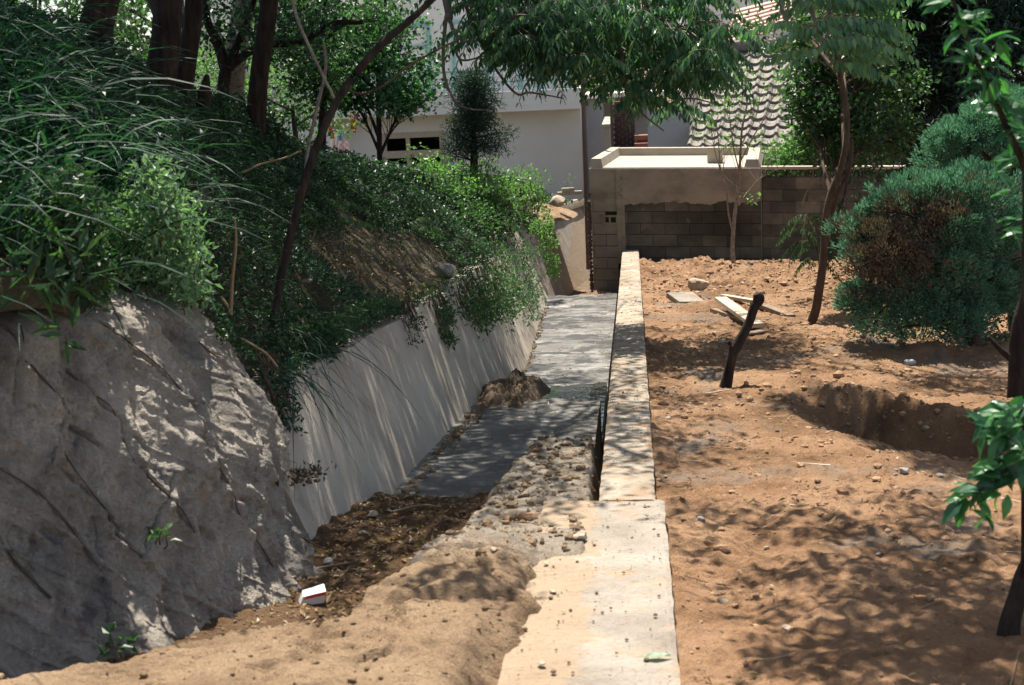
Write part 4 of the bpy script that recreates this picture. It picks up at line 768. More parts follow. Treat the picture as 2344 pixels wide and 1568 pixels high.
tips = np.array([t for t in tips if t[2] > azz(390, 21.4)]); C = tips[rng.random(len(tips)) < .8]; C = np.concatenate([C, [atY(1712, 452, 21.3), atY(1725, 455, 21.3)]])
rt = thing('bare_sapling', 'nearly bare young tree forking before the block wall with few leaves on top', 'sapling', atY(1680, 612, 21.4)); tb.build('stem', M['barkgrey'], rt, smooth=True); clusters(lb, C, .13, 9, .07, .045, rng); lb.build('foliage', M['leafbright'], rt)
# shrubs behind the wall
for nm, lab, xs_, sd, rr2, n in [('garden_bush', 'bright green bush rising behind the block wall before the tiled roof', [(1800, 365), (1850, 350), (1770, 375), (1850, 320), (1880, 310)], 380, (.36, .4, .34), 34), ('garden_bush', 'darker bush behind the block wall under the fir trees', [(1960, 380), (2020, 370), (2080, 380), (1930, 340)], 381, (.75, .6, .6), 60)]:
    bl = [((*atY(x, y+10, 26),), rr2, n) for x, y in xs_]; c = np.array(bl[0][0]); tree(nm, lab, 'bush', [[c[0], 26, -2.7], c-[0, 0, .8], c], [.06, .03], bl, 'leafbright' if sd == 380 else 'leafmid', .085, .05, 22, .24, sd, groups=6, every=2, r0=.025)
# dark firs at the right
for i, (lab, x, Yf, hw, sd, ytop) in enumerate([('dark fir with drooping boughs behind the juniper, nearest the tiled roof', 2085, 18.5, 130, 390, -100), ('broad dark fir behind the juniper in the upper right corner', 2230, 17.5, 150, 391, -160), ('dark fir at the right edge behind the leafy branch', 2390, 16.5, 150, 392, -160)]):
    rng = np.random.default_rng(sd); gx = atY(x, 400, Yf)[0]; f = np.array([gx, Yf, -.3-K*Yf]); rt = thing('fir_tree', lab, 'tree', f, 'dark firs at the back right'); mb = MB(); hgt = 6.5
    tp = smooth_curve([f, f+[.05, 0, 2], f+[0, .05, 4.5], f+[0, 0, hgt]], 5); mb.tube(tp, [.14, .04], 10); C = []
    for q in range(72):
        z = rng.uniform(1.75, hgt-.2); L = 1.25*(1.25-z/hgt*.7)*rng.uniform(.7, 1.1); ph = rng.uniform(0, 6.28); a = f+[0, 0, z]; b = a+np.array([math.cos(ph)*L, math.sin(ph)*L, -.15*L+.1]); mid_ = (a+b)/2+[0, 0, .12]; cur = smooth_curve([a, mid_, b], 5); mb.tube(cur, [.025, .006], 5, cap=False)
        for t in range(11): p = cur[rng.integers(3, len(cur))]; C.append(p+rng.normal(0, .14, 3)-[0, 0, .08])
    mb.build('trunk', M['bark'], rt, smooth=True); lb = MB(); clusters(lb, np.array(C), .24, 34, .10, .034, rng, out=.9, droop=.35); lb.build('crown', M['conifer'], rt)
# juniper bushes
def juniper(lab, lobes, Y0, sd, trunkpts, n_per, dead=None, dens=1.):
    rng = np.random.default_rng(sd); c0 = atY(*trunkpts[0], Y0); rt = thing('juniper_bush', lab, 'bush', c0); mb = MB(); q = pc(trunkpts, Y0); mb.tube(q, [.09, .05], 9); C = []; D = []
    for x, y, rx, ry, n in lobes:
        c = atY(x, y, Y0+rng.uniform(-.1, .35)); s = 1/2344*1024*Y0/FPX; r = np.array([rx*s, (rx+ry)/2*s*.8, ry*s]); mb.tube(smooth_curve([q[-1], (q[-1]+c)/2+rng.normal(0, .05, 3), c], 4), [.04, .015], 6)
        nsb = max(8, n//26); sv = unit(rng.normal(size=(nsb, 3))+[0, -.35, .25]); sc_ = c+sv*r*rng.uniform(.72, 1.0, (nsb, 1)); k_ = rng.integers(0, nsb, int(n*dens)); v = unit(rng.normal(size=(len(k_), 3))+[0, -.2, .55]); sr = (.10+.10*rng.random(nsb))[k_][:, None]*(1 if rx > 70 else .7); P = sc_[k_]+v*sr*[1.15, 1, .75]; v = unit(v+.5*sv[k_]); keep = (v[:, 1] < .8)
        P = P[keep]; v = v[keep]
        for p, d in zip(P, v): 
            dd = dead is not None and (rng.random() < .10 or any(((p-dc)@(p-dc)) < dr*dr*rng.uniform(.1, 2.2) for dc, dr in dead))
            (D if dd else C).append((p, d))
        for p in P[::9]: mb.tube([c+(p-c)*.3, c+(p-c)*.7+rng.normal(0, .02, 3), p], [.010, .003], 4, cap=False)
    mb.build('trunk', M['barkbrown'], rt, smooth=True)
    for L_, mt, nmx, per in ((C, 'juniper', 'foliage', n_per), (D, 'deadspray', 'dead_foliage', n_per//2)):
        if not L_: continue
        P = np.repeat(np.array([a for a, _ in L_]), per, 0); v = np.repeat(np.array([b for _, b in L_]), per, 0); n = len(P); b = in_ball(rng, n); lb = MB()
        leaves(lb, P+b*.05, unit(v*.8+b*.7+[0, -.1, .5]), rng.normal(size=(n, 3)), rng.uniform(.025, .05, n), rng.uniform(.009, .016, n), .05, .3); lb.build(nmx, M[mt], rt)
dc = [(atY(2020, 560, 11.7), .42), (atY(2070, 500, 11.7), .3), (atY(2170, 470, 11.8), .16), (atY(1985, 620, 11.8), .3), (atY(2110, 640, 11.6), .2)]
juniper('large blue green juniper bush with a brown dead patch, right of the slender trunk', [(2180, 520, 150, 115, 1000), (2030, 590, 110, 95, 700), (2240, 455, 90, 60, 460), (2110, 480, 80, 60, 300), (2200, 660, 110, 80, 520), (2060, 680, 110, 70, 460), (2300, 600, 80, 110, 420), (2110, 600, 120, 120, 500), (2240, 720, 60, 50, 260), (1985, 540, 60, 50, 200), (2130, 740, 90, 40, 200)], 12.2, 400, [(2232, 815), (2228, 770), (2215, 700), (2190, 640)], 24, dc)
juniper('smaller sunlit juniper lobe above and behind the large juniper bush', [(2240, 330, 100, 60, 520), (2300, 290, 80, 60, 380), (2200, 385, 75, 45, 300), (2320, 370, 70, 60, 300), (2180, 340, 60, 40, 200)], 13.6, 401, [(2330, 800), (2320, 600), (2290, 450), (2270, 380)], 24)
# low dark shrubbery beneath the juniper
rng = np.random.default_rng(410); lb = MB(); tb = MB(); C = []
for _ in range(200): x, y = rng.uniform(1960, 2344), rng.uniform(700, 800); C.append(atY(x, y, rng.uniform(12.4, 13.6)))
C = np.array(C); f = atY(2100, 800, 13)
for p in C[::5]: tb.tube(smooth_curve([f-[0, 0, .05], (f+p)/2+[0, 0, .05], p], 3), [.008, .003], 4, cap=False)
rt = thing('shrub', 'low shaded shrub with fine dark leaves under the large juniper', 'shrub', f); tb.build('stem', M['barkbrown'], rt); clusters(lb, C, .14, 12, .05, .025, rng); lb.build('foliage', M['leafdark'], rt)
# dark trunk at the right edge
rng = np.random.default_rng(420)
T('shade_tree', 'black shaded trunk at the right edge below the juniper', 'tree', [(2324, 960), (2324, 850), (2332, 740), (2370, 620), (2420, 350)], [9.6]*5, [.06, .055, .045, .035], [((3.4, 12.6, 4.6), (1.6, 1.8, .7), 150)], 'leafdark', .09, .045, 22, .3, 420, r0=.04, groups=6, every=3, extra=lambda mb: mb.tube(pc([(2326, 830), (2290, 800), (2262, 770)], 9.6), [.03, .012], 6))
# broad-leaved tree at lower right with leaf sprays in the near right
rng = np.random.default_rng(430); f = atY(2302, 1505, 4.72); rt = thing('broad_leaved_tree', 'near dark trunk at lower right whose glossy broad leaves hang into the frame', 'tree', f); tb = MB(); lb = MB()
tk = smooth_curve([f-[0, 0, .1], atY(2310, 1440, 4.74), atY(2328, 1370, 4.75), atY(2350, 1300, 4.77), atY(2410, 1180, 4.8), np.array([1.75, 4.9, 1.6]), np.array([1.9, 5.2, 2.6]), np.array([1.6, 5.8, 3.5])], 6); tb.tube(tk, [.05, .034, .030, .028, .026, .02], 12)
br = pc([(2170, -40), (2195, 40), (2235, 140), (2270, 215), (2310, 300), (2348, 385)], [4.3, 4.5], 6); tb.tube(br[::-1], [.011, .008, .005], 7); tb.tube(smooth_curve([tk[18], (tk[18]+br[-1])/2, br[-1]], 5), [.02, .011], 7)
def spray(p, n, L, a0, wid=.42):
    P = np.repeat(np.array([p]), n, 0); ph = a0+rng.normal(0, .9, n); A_ = np.stack([np.cos(ph), rng.normal(0, .4, n), np.sin(ph)*.6+rng.uniform(-.3, .2, n)], 1); Nn = unit(np.stack([rng.normal(0, .3, n), -np.abs(rng.normal(.5, .3, n)), np.ones(n)], 1)); ll = L*rng.uniform(.7, 1.15, n); fineleaves(lb, P+rng.normal(0, .01, (n, 3)), A_, Nn, ll, ll*wid, float(rng.uniform(.2, .6)))
for i in range(2, len(br), 2): spray(br[i], 4, .085, 0 if i % 4 else math.pi)
for x, y in [(2215, 60), (2240, 110), (2250, 150), (2275, 90), (2280, 180), (2180, 20), (2200, 130), (2310, 250), (2340, 200), (2330, 150), (2340, 340)]: spray(atY(x, y, 4.4), 3, .085, rng.uniform(-.5, .5))
b2_ = pc([(2400, 880), (2350, 930), (2300, 960), (2260, 980)], [4.3, 4.2], 5); b3_ = pc([(2400, 980), (2344, 1040), (2290, 1090), (2230, 1130)], [4.2, 4.1], 5)
for b in (b2_, b3_): tb.tube(b, [.007, .003], 6); tb.tube(smooth_curve([tk[16], (tk[16]+b[0])/2, b[0]], 5), [.015, .007], 6)
for b, n in ((b2_, 4), (b3_, 5)):
    for i in range(4, len(b), 2): spray(b[i], n, .085, math.pi+rng.normal(0, .3), .45)
for x, y in [(2262, 975), (2290, 990), (2310, 940), (2320, 1010), (2230, 1140), (2250, 1120), (2210, 1150), (2290, 1060), (2320, 1080), (2335, 1040), (2260, 1180), (2300, 1130), (2340, 970)]: spray(atY(x, y, 4.15), 4, .085, rng.uniform(2.4, 4.6), .45)
for x, y in [(2330, 500), (2344, 540), (2310, 430)]: spray(atY(x, y, 4.6), 3, .07, 2.6)
SH3 = [(2040, 1500, 330, 70, 66, 3.6), (2150, 1380, 240, 90, 62, 3.7), (2180, 1230, 200, 60, 40, 3.9), (1960, 1330, 160, 60, 22, 3.8), (1760, 1330, 110, 60, 16, 3.8), (1720, 1170, 120, 18, 10, 4.), (1570, 1190, 40, 60, 8, 4.), (1900, 1190, 120, 22, 12, 4.), (2080, 1130, 130, 30, 10, 4.2), (2250, 1480, 120, 90, 24, 3.6)]  # unseen clusters added overhead to dapple the near right yard
SC3 = low_keep(shade_pts(SH3, rng), .4); clusters(lb, SC3, .17, 11, .095, .045, rng)
for g_ in range(0, len(SC3), 3): p = SC3[g_]; tb.tube(smooth_curve([tk[-1], (p+tk[-1])/2+[0, 0, .2], p], 4), [.016, .004], 4, cap=False)
tb.build('trunk', M['bark'], rt, smooth=True); lb.build('crown', M['persimmon'], rt)
# unseen tree added left of the heap to cast streaky shade over it
rng = np.random.default_rng(440); f = np.array([-3.6, 5.6, float(hz(-3.6, 5.6))]); rt = thing('shade_tree', 'unseen leafy tree added at the left edge of the bank to shade the rough face and heap', 'tree', f); tb = MB(); lb = MB(); tk = smooth_curve([f-[0, 0, .2], f+[.1, 0, 1.5], f+[.3, .4, 2.6]], 5); tb.tube(tk, [.08, .05], 9)
SH4 = [(520, 1465, 260, 16, 16, 3.4), (1080, 1440, 90, 26, 8, 3.4), (150, 1510, 130, 14, 7, 3.4), (420, 1530, 160, 12, 6, 3.4), (700, 1500, 200, 14, 7, 3.4), (40, 1290, 110, 120, 20, 3.9), (40, 900, 80, 120, 9, 4.6), (620, 1100, 40, 120, 8, 4.3), (560, 1330, 80, 30, 8, 4.)]
HP = np.array([[x, y, float(hz(x, y))+.5] for x, y in zip(rng.uniform(-4.4, -2.9, 150), rng.uniform(6.2, 10, 150))]); HP = HP+SV*((2.2+rng.uniform(0, 1., (150, 1)))/SV[2]); SC4 = low_keep(sunny(np.concatenate([shade_pts(SH4, rng), HP])), .3); clusters(lb, SC4, .18, 18, .09, .04, rng)  # further unseen clusters added to darken the grassy bank
for p in SC4[::3]: tb.tube(smooth_curve([tk[-1], (p+tk[-1])/2+[0, 0, .3], p], 4), [.018, .004], 4, cap=False)
tb.build('trunk', M['bark'], rt, smooth=True); lb.build('crown', M['leafdark'], rt)
# far wood behind everything
rng = np.random.default_rng(450)
for i, (x, Yf, r, sd) in enumerate([(-200, 48, 4.5, 1), (120, 55, 5, 2), (420, 60, 5, 3), (2000, 60, 5, 4), (2300, 52, 5, 5), (2650, 48, 5, 6), (1450, 75, 5, 7), (1250, 80, 5, 8), (1750, 85, 5, 9)]):
    gx = atY(x, 300, Yf)[0]; c = np.array([gx, Yf, 3.2]); lab = ['leftmost far tree behind the long grass', 'far tree behind the broad dim trunk', 'far tree behind the thickest trunk', 'far tree behind the pink roof, above the firs', 'far tree behind the broad dark fir', 'far tree beyond the right edge firs', 'far tree above the brick pier', 'far tree behind the flat roofed white house', 'far tree left of the pink roof'][i]
    tree('tall_tree', lab, 'tree', [[gx, Yf, -2.8], c-[0, 0, 2.5], c], [.3, .15], [((*c,), (r, r*.8, r*.95), 240)], 'leafmid', .32, .2, 22, .95, 460+i, groups=7, every=3, r0=.1, group='trees far behind the houses')
#PART4
# ------------------------------------------------------------------ leaning stems on the bank
def stem(name, pts, Y, r, mat, lab, cat='stem', n=6):
    o = MB().tube(pc(pts, Y, n), r, 8).build(name, M[mat], smooth=True); return tag(o, lab, cat)
stem('leaning_stem', [(622, 775), (630, 700), (655, 580), (690, 440), (735, 310), (790, 200), (870, 105), (940, 45), (1010, -20)], [7.6, 8.4], [.027, .026, .024, .022, .017], 'bark', 'long bare brown stem leaning from the bank edge up across the white house')
stem('thin_stem', [(697, 430), (705, 340), (725, 250), (745, 160), (742, 100)], 8.6, [.012, .009], 'barkgrey', 'thin grey stem rising left of the long leaning stem')
stem('thin_stem', [(765, 225), (735, 165), (700, 90), (680, 40), (660, -30)], 8.0, [.008, .010], 'barkgrey', 'thin twig curving up left from the long leaning stem')
stem('thin_stem', [(795, 205), (830, 215), (880, 195), (930, 155), (990, 120), (1050, 90)], 8.2, [.008, .006], 'barkbrown', 'thin side twig curving right from the long leaning stem')
stem('dry_twig', [(528, 720), (532, 640), (540, 560), (537, 500)], 7.0, [.010, .006], 'twig', 'pale dry upright twig at the right edge of the weed clump')
stem('dry_twig', [(505, 680), (520, 700), (530, 720)], 7.0, [.009, .007], 'twig', 'short pale dry twig leaning against the upright one')
stem('dry_twig', [(530, 765), (570, 785), (610, 810), (635, 840)], 6.9, [.007, .005], 'twig', 'pale dry twig curving down at the end of the smooth wall')
stem('dry_twig', [(555, 395), (600, 375), (650, 362), (690, 345)], 8.5, [.007, .005], 'twig', 'dry twig with withered leaves lying across the dark bank weeds')
# ------------------------------------------------------------------ weeds, grass, creeper
rng = np.random.default_rng(500)
def hill_samples(n, ulo, uhi, ylo, yhi):
    Yq = rng.uniform(ylo, yhi, n); u = rng.uniform(ulo, uhi, n); Xq = hill_edge(Yq)-u; return Xq, Yq, hz(Xq, Yq), u
def cover(n, ulo, uhi, ylo, yhi, L, W_, hscale, thr, s):
    Xq, Yq, Zq, u = hill_samples(n, ulo, uhi, ylo, yhi); d = fbm(Xq*1.4, Yq*1.4, 0, 4, s); patch = np.exp(-(((Xq+1.95)/.5)**2+((Yq-11.6)/2.4)**2))
    k = (d > thr+1.3*patch-.9*0)&(rng.random(n) > patch*.75); Xq, Yq, Zq, d, u = Xq[k], Yq[k], Zq[k], d[k], u[k]
    h = hscale*(.25+np.clip(d+.35, 0, 1))*(.4+sstep(0, .9, u)); P = np.stack([Xq, Yq, Zq+h*rng.random(len(Xq))**.7], 1); m_ = len(P)
    A_ = rng.normal(size=(m_, 3))*[1, 1, .5]+[.25, -.2, .35]; N = rng.normal(size=(m_, 3))*.5+[.1, -.2, 1]; leaves(CV, P, A_, N, L*rng.uniform(.6, 1.3, m_), W_, .2)
CV = MB(); cover(130000, .0, 3.2, 6.2, 13, .036, .017, .22, -.5, 501); cover(110000, 0, 4.5, 13, 24, .055, .026, .2, -.55, 502); cover(40000, 1.0, 7, 6, 26, .08, .045, .22, -.5, 503); cover(30000, .1, 3, 24, 31, .07, .035, .3, -.3, 504)
o = CV.build('ground_cover', M['cover']); o['kind'] = 'stuff'; tag(o, 'dark green ground cover carpeting the shaded bank', 'ground cover')
# tall grass
gr = MB(); Pg = []; Dg = []
for cx_, cy_, n, spr in [(-2.75, 6.2, 190, .22), (-3.0, 5.6, 180, .25), (-2.6, 5.3, 130, .2), (-3.2, 6.8, 170, .3), (-2.5, 6.7, 110, .16), (-3.5, 7.6, 150, .3), (-2.55, 4.9, 80, .2), (-2.95, 7.4, 120, .25)]:
    x = rng.normal(cx_, spr, n); y = rng.normal(cy_, spr, n); z = hz(x, y)+rng.uniform(0, .35, n); Pg.append(np.stack([x, y, z], 1)); ph = rng.uniform(0, 6.28, n); Dg.append(np.stack([np.cos(ph)*.55+.3, np.sin(ph)*.5-.15, rng.uniform(.5, 1.2, n)], 1))
Pg = np.concatenate(Pg); Dg = np.concatenate(Dg); blades(gr, Pg, Dg, rng.uniform(.45, 1.0, len(Pg)), rng.uniform(.009, .017, len(Pg)), rng, droop=.55)
nn_ = 1300; Xq, Yq, Zq, u = hill_samples(nn_, .05, 2.5, 4.6, 16); blades(gr, np.stack([Xq, Yq, Zq], 1), rng.normal(size=(nn_, 3))*[.5, .5, .1]+[.25, -.1, .9], rng.uniform(.15, .45, nn_), .007, rng, droop=.6)
o = gr.build('tall_grass', M['grass']); o['kind'] = 'stuff'; tag(o, 'tall arching grass blades crowding the upper left bank', 'grass')
# grass tuft hanging over the near end of the smooth wall
gt = MB(); n = 70; x = rng.normal(0, .08, n); q = atY(700, 790, 7.9); P = q+np.stack([x, rng.normal(0, .15, n), rng.normal(0, .03, n)], 1); blades(gt, P, np.stack([rng.uniform(-.2, .9, n), rng.uniform(-.7, .1, n), rng.uniform(.2, .9, n)], 1), rng.uniform(.25, .6, n), .009, rng, droop=.9)
q = atY(650, 850, 7.2); P = q+np.stack([rng.normal(0, .07, 40), rng.normal(0, .1, 40), 0*rng.normal(0, .03, 40)], 1); blades(gt, P, np.stack([rng.uniform(0, .7, 40), rng.uniform(-.5, .1, 40), rng.uniform(-.1, .5, 40)], 1), rng.uniform(.2, .5, 40), .008, rng, droop=1.1)
o = gt.build('grass_tuft', M['grass']); tag(o, 'tuft of long grass arching over the near end of the smooth sloped wall', 'grass')
# weeds
def bankpt(x, y, Y0=6.5):
    q = np.linspace(6.3, 27, 900); d = ray(x, y); P = CAM+d[None]*(q/d[1])[:, None]; e = P[:, 2]-hz(P[:, 0], q); k = np.nonzero((e < 0)&(P[:, 0] < hill_edge(q)))[0]
    return P[k[0]] if len(k) else None
def wallpt(x, y):
    q = np.linspace(6.4, 24, 900); d = ray(x, y); P = CAM+d[None]*(q/d[1])[:, None]; zs = P[:, 2]+K*q; k = np.nonzero(P[:, 0] < wall_x(q)+.10-.4*(np.minimum(zs, .5)+.6))[0]
    return P[k[0]]+[.04, 0, 0] if len(k) else None
def weed(name, lab, spots_, Y, r, nper, L, W_, mat, sd, stemr=.004, cat='weed', group=None, snap=None, lift=.12):
    rg = np.random.default_rng(sd); C = []; B = []
    for x, y in spots_:
        if snap == 'hill':
            p = bankpt(x, y)
            if p is None: continue
            C.append(p+[0, -.02, lift*rg.uniform(.1, 1)]); B.append(p-[0, 0, .03])
        elif snap == 'wall':
            p = wallpt(x, y)
            if p is None: continue
            C.append(p); B.append(p+[-.06, .02, .16])
        else: p = atY(x, y, Y+rg.uniform(-.25, .25)); C.append(p); B.append(p+[-.03, .05, -.07])
    C = np.array(C); rt = thing(name, lab, cat, C[np.argmin(C[:, 2])], group); lb = MB(); tb = MB()
    for p, b in zip(C, B): tb.tube([b, (b+p)/2+rg.normal(0, .01, 3), p], [stemr, stemr*.5], 4, cap=False)
    clusters(lb, C, r, nper, L, W_, rg, fine=False, up=.4); o_ = tb.build('stems', M['barkbrown'], rt)
    if len(C) > 4: o_['kind'] = 'stuff'
    lb.build('leaves', M[mat], rt)
def spread(poly, n, sd):
    rg = np.random.default_rng(sd); P = np.array(poly, float); out = []
    while len(out) < n:
        x, y = rg.uniform(P[:, 0].min(), P[:, 0].max()), rg.uniform(P[:, 1].min(), P[:, 1].max()); c = False; j = len(P)-1
        for i in range(len(P)):
            if (P[i, 1] > y) != (P[j, 1] > y) and x < (P[j, 0]-P[i, 0])*(y-P[i, 1])/(P[j, 1]-P[i, 1])+P[i, 0]: c = not c
            j = i
        if c: out.append((x, y))
    return out
weed('mugwort_clump', 'pale sunlit clump of jagged weeds topping the rough bank face', spread([(210, 480), (300, 400), (370, 370), (420, 450), (460, 560), (480, 690), (400, 700), (300, 660), (220, 600)], 230, 1), 6.2, .07, 16, .045, .02, 'mug', 510)
weed('dark_weeds', 'dark shaded weeds overhanging the rough face at the left edge', spread([(-40, 420), (150, 380), (240, 480), (230, 680), (130, 690), (60, 640), (-40, 760)], 230, 2), 5.6, .08, 14, .05, .025, 'leafmid', 511)
weed('dark_weeds', 'shaded leafy weeds behind the pale sunlit clump', spread([(-20, 150), (200, 230), (420, 300), (470, 480), (400, 420), (220, 420), (-20, 430)], 240, 3), 6.9, .10, 14, .055, .028, 'leafdark', 512)
weed('wall_weeds', 'fringe of weeds hanging over the far stretch of the smooth sloped wall', spread([(1040, 720), (1080, 640), (1130, 560), (1190, 550), (1215, 590), (1226, 690), (1205, 745), (1175, 700), (1150, 745), (1120, 715), (1090, 760), (1065, 735)], 300, 4), 16.3, .12, 18, .05, .022, 'leafmid', 513, snap='wall')
weed('wall_weeds', 'pointed clump of creeper hanging down the middle of the smooth sloped wall', spread([(985, 690), (1020, 700), (1030, 760), (1018, 800), (1000, 760)], 34, 5), 11.2, .05, 14, .04, .02, 'leafmid', 514, snap='wall')
weed('wall_weeds', 'small spray of weed drooping beside the pointed creeper on the smooth wall', spread([(915, 720), (950, 710), (955, 790), (925, 780)], 16, 6), 10.6, .05, 10, .035, .015, 'leafdark', 515, snap='wall')
weed('wall_weeds', 'dark leafy weeds in the corner between rough face and smooth wall', spread([(600, 850), (650, 880), (665, 1000), (640, 980), (575, 860)], 40, 7), 6.75, .05, 12, .035, .016, 'leafdark', 516, snap='wall')
weed('bank_weeds', 'thick green weeds along the top edge of the smooth sloped wall', spread([(640, 800), (760, 760), (880, 700), (960, 690), (1080, 640), (1100, 700), (960, 705), (850, 745), (780, 790), (700, 830)], 150, 8), 9.9, .07, 14, .04, .017, 'leafmid', 517, snap='hill')
weed('small_weed', 'small green weed at the foot of the rough face in deep shade', [(245, 1470), (262, 1462), (280, 1475), (235, 1490)], 4.75, .05, 9, .05, .03, 'leafmid', 518)
weed('small_weed', 'small weed rooted halfway up the rough face', [(370, 1215), (380, 1225), (362, 1228)], 5.2, .03, 6, .04, .025, 'leafmid', 519)
weed('broad_weed', 'long dark leaves drooping over the rough face top at left', [(120, 640), (150, 680), (60, 660), (90, 600), (160, 560), (180, 600), (150, 770)], 5.0, .07, 7, .12, .035, 'leafmid', 520)
weed('grass_patch', 'patch of pale green grass on the sunlit berm below the juniper', spread([(2040, 800), (2110, 790), (2200, 800), (2210, 815), (2060, 815)], 26, 9), 12.2, .05, 12, .05, .006, 'mug', 521)
lb = MB(); tb = MB(); rf_ = thing('feathery_weeds', 'feathery shaded weeds with long divided leaves on the middle of the bank', 'weed', bankpt(900, 520)); 
for x, y in spread([(640, 420), (960, 420), (1150, 520), (1050, 600), (900, 540), (700, 560)], 46, 30):
    p = bankpt(x, y)
    if p is None: continue
    for j in range(3): ph = rng.uniform(0, 6.28); frond(lb, tb, p+[0, 0, .1], [math.cos(ph), math.sin(ph), rng.uniform(.4, .9)], rng.uniform(.22, .36), 10, .06, rng, .7)
tb.build('stems', M['barkbrown'], rf_)['kind'] = 'stuff'; lb.build('leaves', M['leafmid'], rf_)
# sunlit creeper mass on the far bank
weed('creeper_bush', 'bright sunlit bush of creeper crowning the far end of the bank', spread([(940, 430), (1000, 400), (1060, 345), (1120, 330), (1180, 350), (1200, 400), (1240, 430), (1250, 500), (1200, 520), (1100, 500), (1010, 470)], 330, 10), 19.8, .17, 16, .065, .036, 'leafbright', 522, .008, 'bush', snap='hill', lift=.45)
weed('creeper_bush', 'sunlit creeper spilling down over the far bank to the sloped wall', spread([(1010, 470), (1200, 500), (1255, 480), (1270, 600), (1240, 560), (1180, 580), (1060, 540)], 170, 11), 19.0, .14, 16, .06, .034, 'leafmid', 523, .008, 'bush', snap='hill', lift=.3)
weed('hanging_creeper', 'narrow creeper strand hanging down the pale sloped section', spread([(1215, 520), (1255, 480), (1275, 560), (1278, 625), (1262, 640), (1235, 580)], 70, 12), 21.0, .07, 13, .05, .03, 'leafbright', 524, .005, 'creeper')
weed('sprig', 'small leafy sprig growing among the rubble by the pole', [(1300, 420), (1292, 435), (1310, 405), (1283, 445)], 24.5, .06, 8, .05, .02, 'leafbright', 525)
weed('thicket', 'shaded bushes along the crest of the bank before the ginkgo', spread([(480, 330), (600, 310), (720, 355), (800, 380), (860, 395), (960, 400), (960, 440), (800, 440), (620, 400), (500, 400)], 200, 13), 15.5, .16, 15, .06, .03, 'leafdark', 526, .006, 'bush', snap='hill', lift=.1)
weed('thicket', 'dark undergrowth filling the gap round the big trunks', spread([(280, 200), (420, 180), (560, 240), (640, 260), (640, 330), (450, 340), (300, 300)], 200, 14), 12.8, .16, 15, .06, .03, 'leafdark', 527, .006, 'bush')
# ------------------------------------------------------------------ loose things in the yard
rng = np.random.default_rng(600)
def gz(X, Y): return float(yard_z(np.array(X), np.array(Y)))-K*Y
def on_yard(x, y, h=-.13):
    p = site(x, y, h)
    for _ in range(4): p = site(x, y, gz(p[0], p[1])+K*p[1])
    return p
def rock(name, x, y, wpx, hfac, sd, mat, lab, cat='stone', group=None, place=None, dfac=.8):
    p = on_yard(x, y) if place is None else place; s = wpx*1024/2344*p[1]/FPX/2; v, f_ = STONES[sd % 6]; rz = rng.uniform(0, 6.28); c_, s_ = math.cos(rz), math.sin(rz)
    V = v*[s, s*dfac, s*hfac]; V = V@np.array([[c_, s_, 0], [-s_, c_, 0], [0, 0, 1]]) if abs(dfac-1) < .3 else V
    o = MB().add(V+p+[0, 0, s*hfac*.45], f_).build(name, M[mat], smooth=False, origin=p); return tag(o, lab, cat, group)
def slab(name, x, y, w_, d_, h_, rz, mat, lab, cat, tilt=(0, 0), z=0):
    p = on_yard(x, y); rot = np.array(Matrix.Rotation(rz, 3, 'Z')@Matrix.Rotation(tilt[0], 3, 'X')@Matrix.Rotation(tilt[1], 3, 'Y')); bm_ = MB(); bm_.bbox((0, 0, 0), (w_, d_, h_), min(.012, h_*.25)); V = bm_.v[0]; V = V+.012*np.stack([fbm(V[:, 0]*9, V[:, 1]*9, V[:, 2]*9, 2, k) for k in (1, 2, 3)], 1)*min(1, w_*3)
    o = MB().add(V@rot.T+p+[0, 0, h_/2+z], bm_.f[0]).build(name, M[mat], origin=p); return tag(o, lab, cat)
rock('concrete_lump', 1598, 660, 60, .55, 1, 'stone', 'large squarish lump with a shaded front lying in the churned soil by the wall', dfac=.7)
rock('flat_stone', 1523, 645, 32, .35, 2, 'greystone', 'flat grey stone lying left of the large squarish lump')
slab('broken_slab', 1570, 692, .36, .30, .07, .5, 'paleslab', 'broken slab of pale concrete lying near the low wall', 'concrete slab', (.25, .1))
def plank(a, b, wd, th, mat, lab, za, zb):
    p, q = on_yard(*a), on_yard(*b); p = p+[0, 0, za]; q = q+[0, 0, zb]; d = q-p; L = np.linalg.norm(d); d /= L; s_ = unit(np.cross(d, [0, 0, 1.])); n_ = np.cross(s_, d); bm_ = MB(); bm_.bbox((0, 0, 0), (L, wd, th), .005)
    o = MB().add(bm_.v[0]@np.stack([d, s_, n_])+(p+q)/2, bm_.f[0]).build('plank', M[mat], origin=(p+q)/2); tag(o, lab, 'plank', 'timber offcuts beside the cut trunk')
plank((1650, 702), (1735, 757), .13, .045, 'timber', 'wide pale plank lying across the others behind the cut trunk', .09, .05)
plank((1632, 716), (1720, 745), .07, .05, 'timberdark', 'short dark edged plank under the wide pale one, at its left', .03, .03)
plank((1655, 687), (1740, 708), .07, .04, 'timber', 'narrow light plank behind the wide pale one', .05, .08)
plank((1725, 704), (1812, 732), .09, .05, 'timberdark', 'dark plank end farthest right in the pile, in shade', .06, .03)
plank((1700, 770), (1752, 762), .10, .02, 'timberdark', 'thin dark splintered board at the near end of the wide plank', .02, .02)
# cut trunk
q0 = on_yard(1660, 882); Yk = q0[1]; pts = [(1660, 890), (1668, 852), (1676, 815), (1684, 795), (1700, 768), (1716, 735), (1726, 705), (1737, 685), (1733, 672)]
o = MB().tube(pc(pts, Yk, 5), [.048, .039, .036, .044, .036, .034, .034, .044, .034], 12).tube(pc([(1684, 795), (1672, 787), (1667, 781)], Yk, 4), [.02, .017], 7).build('cut_trunk', M['bark'], smooth=True); tag(o, 'short leaning cut-off trunk sticking out of the dirt before the planks', 'tree stump')
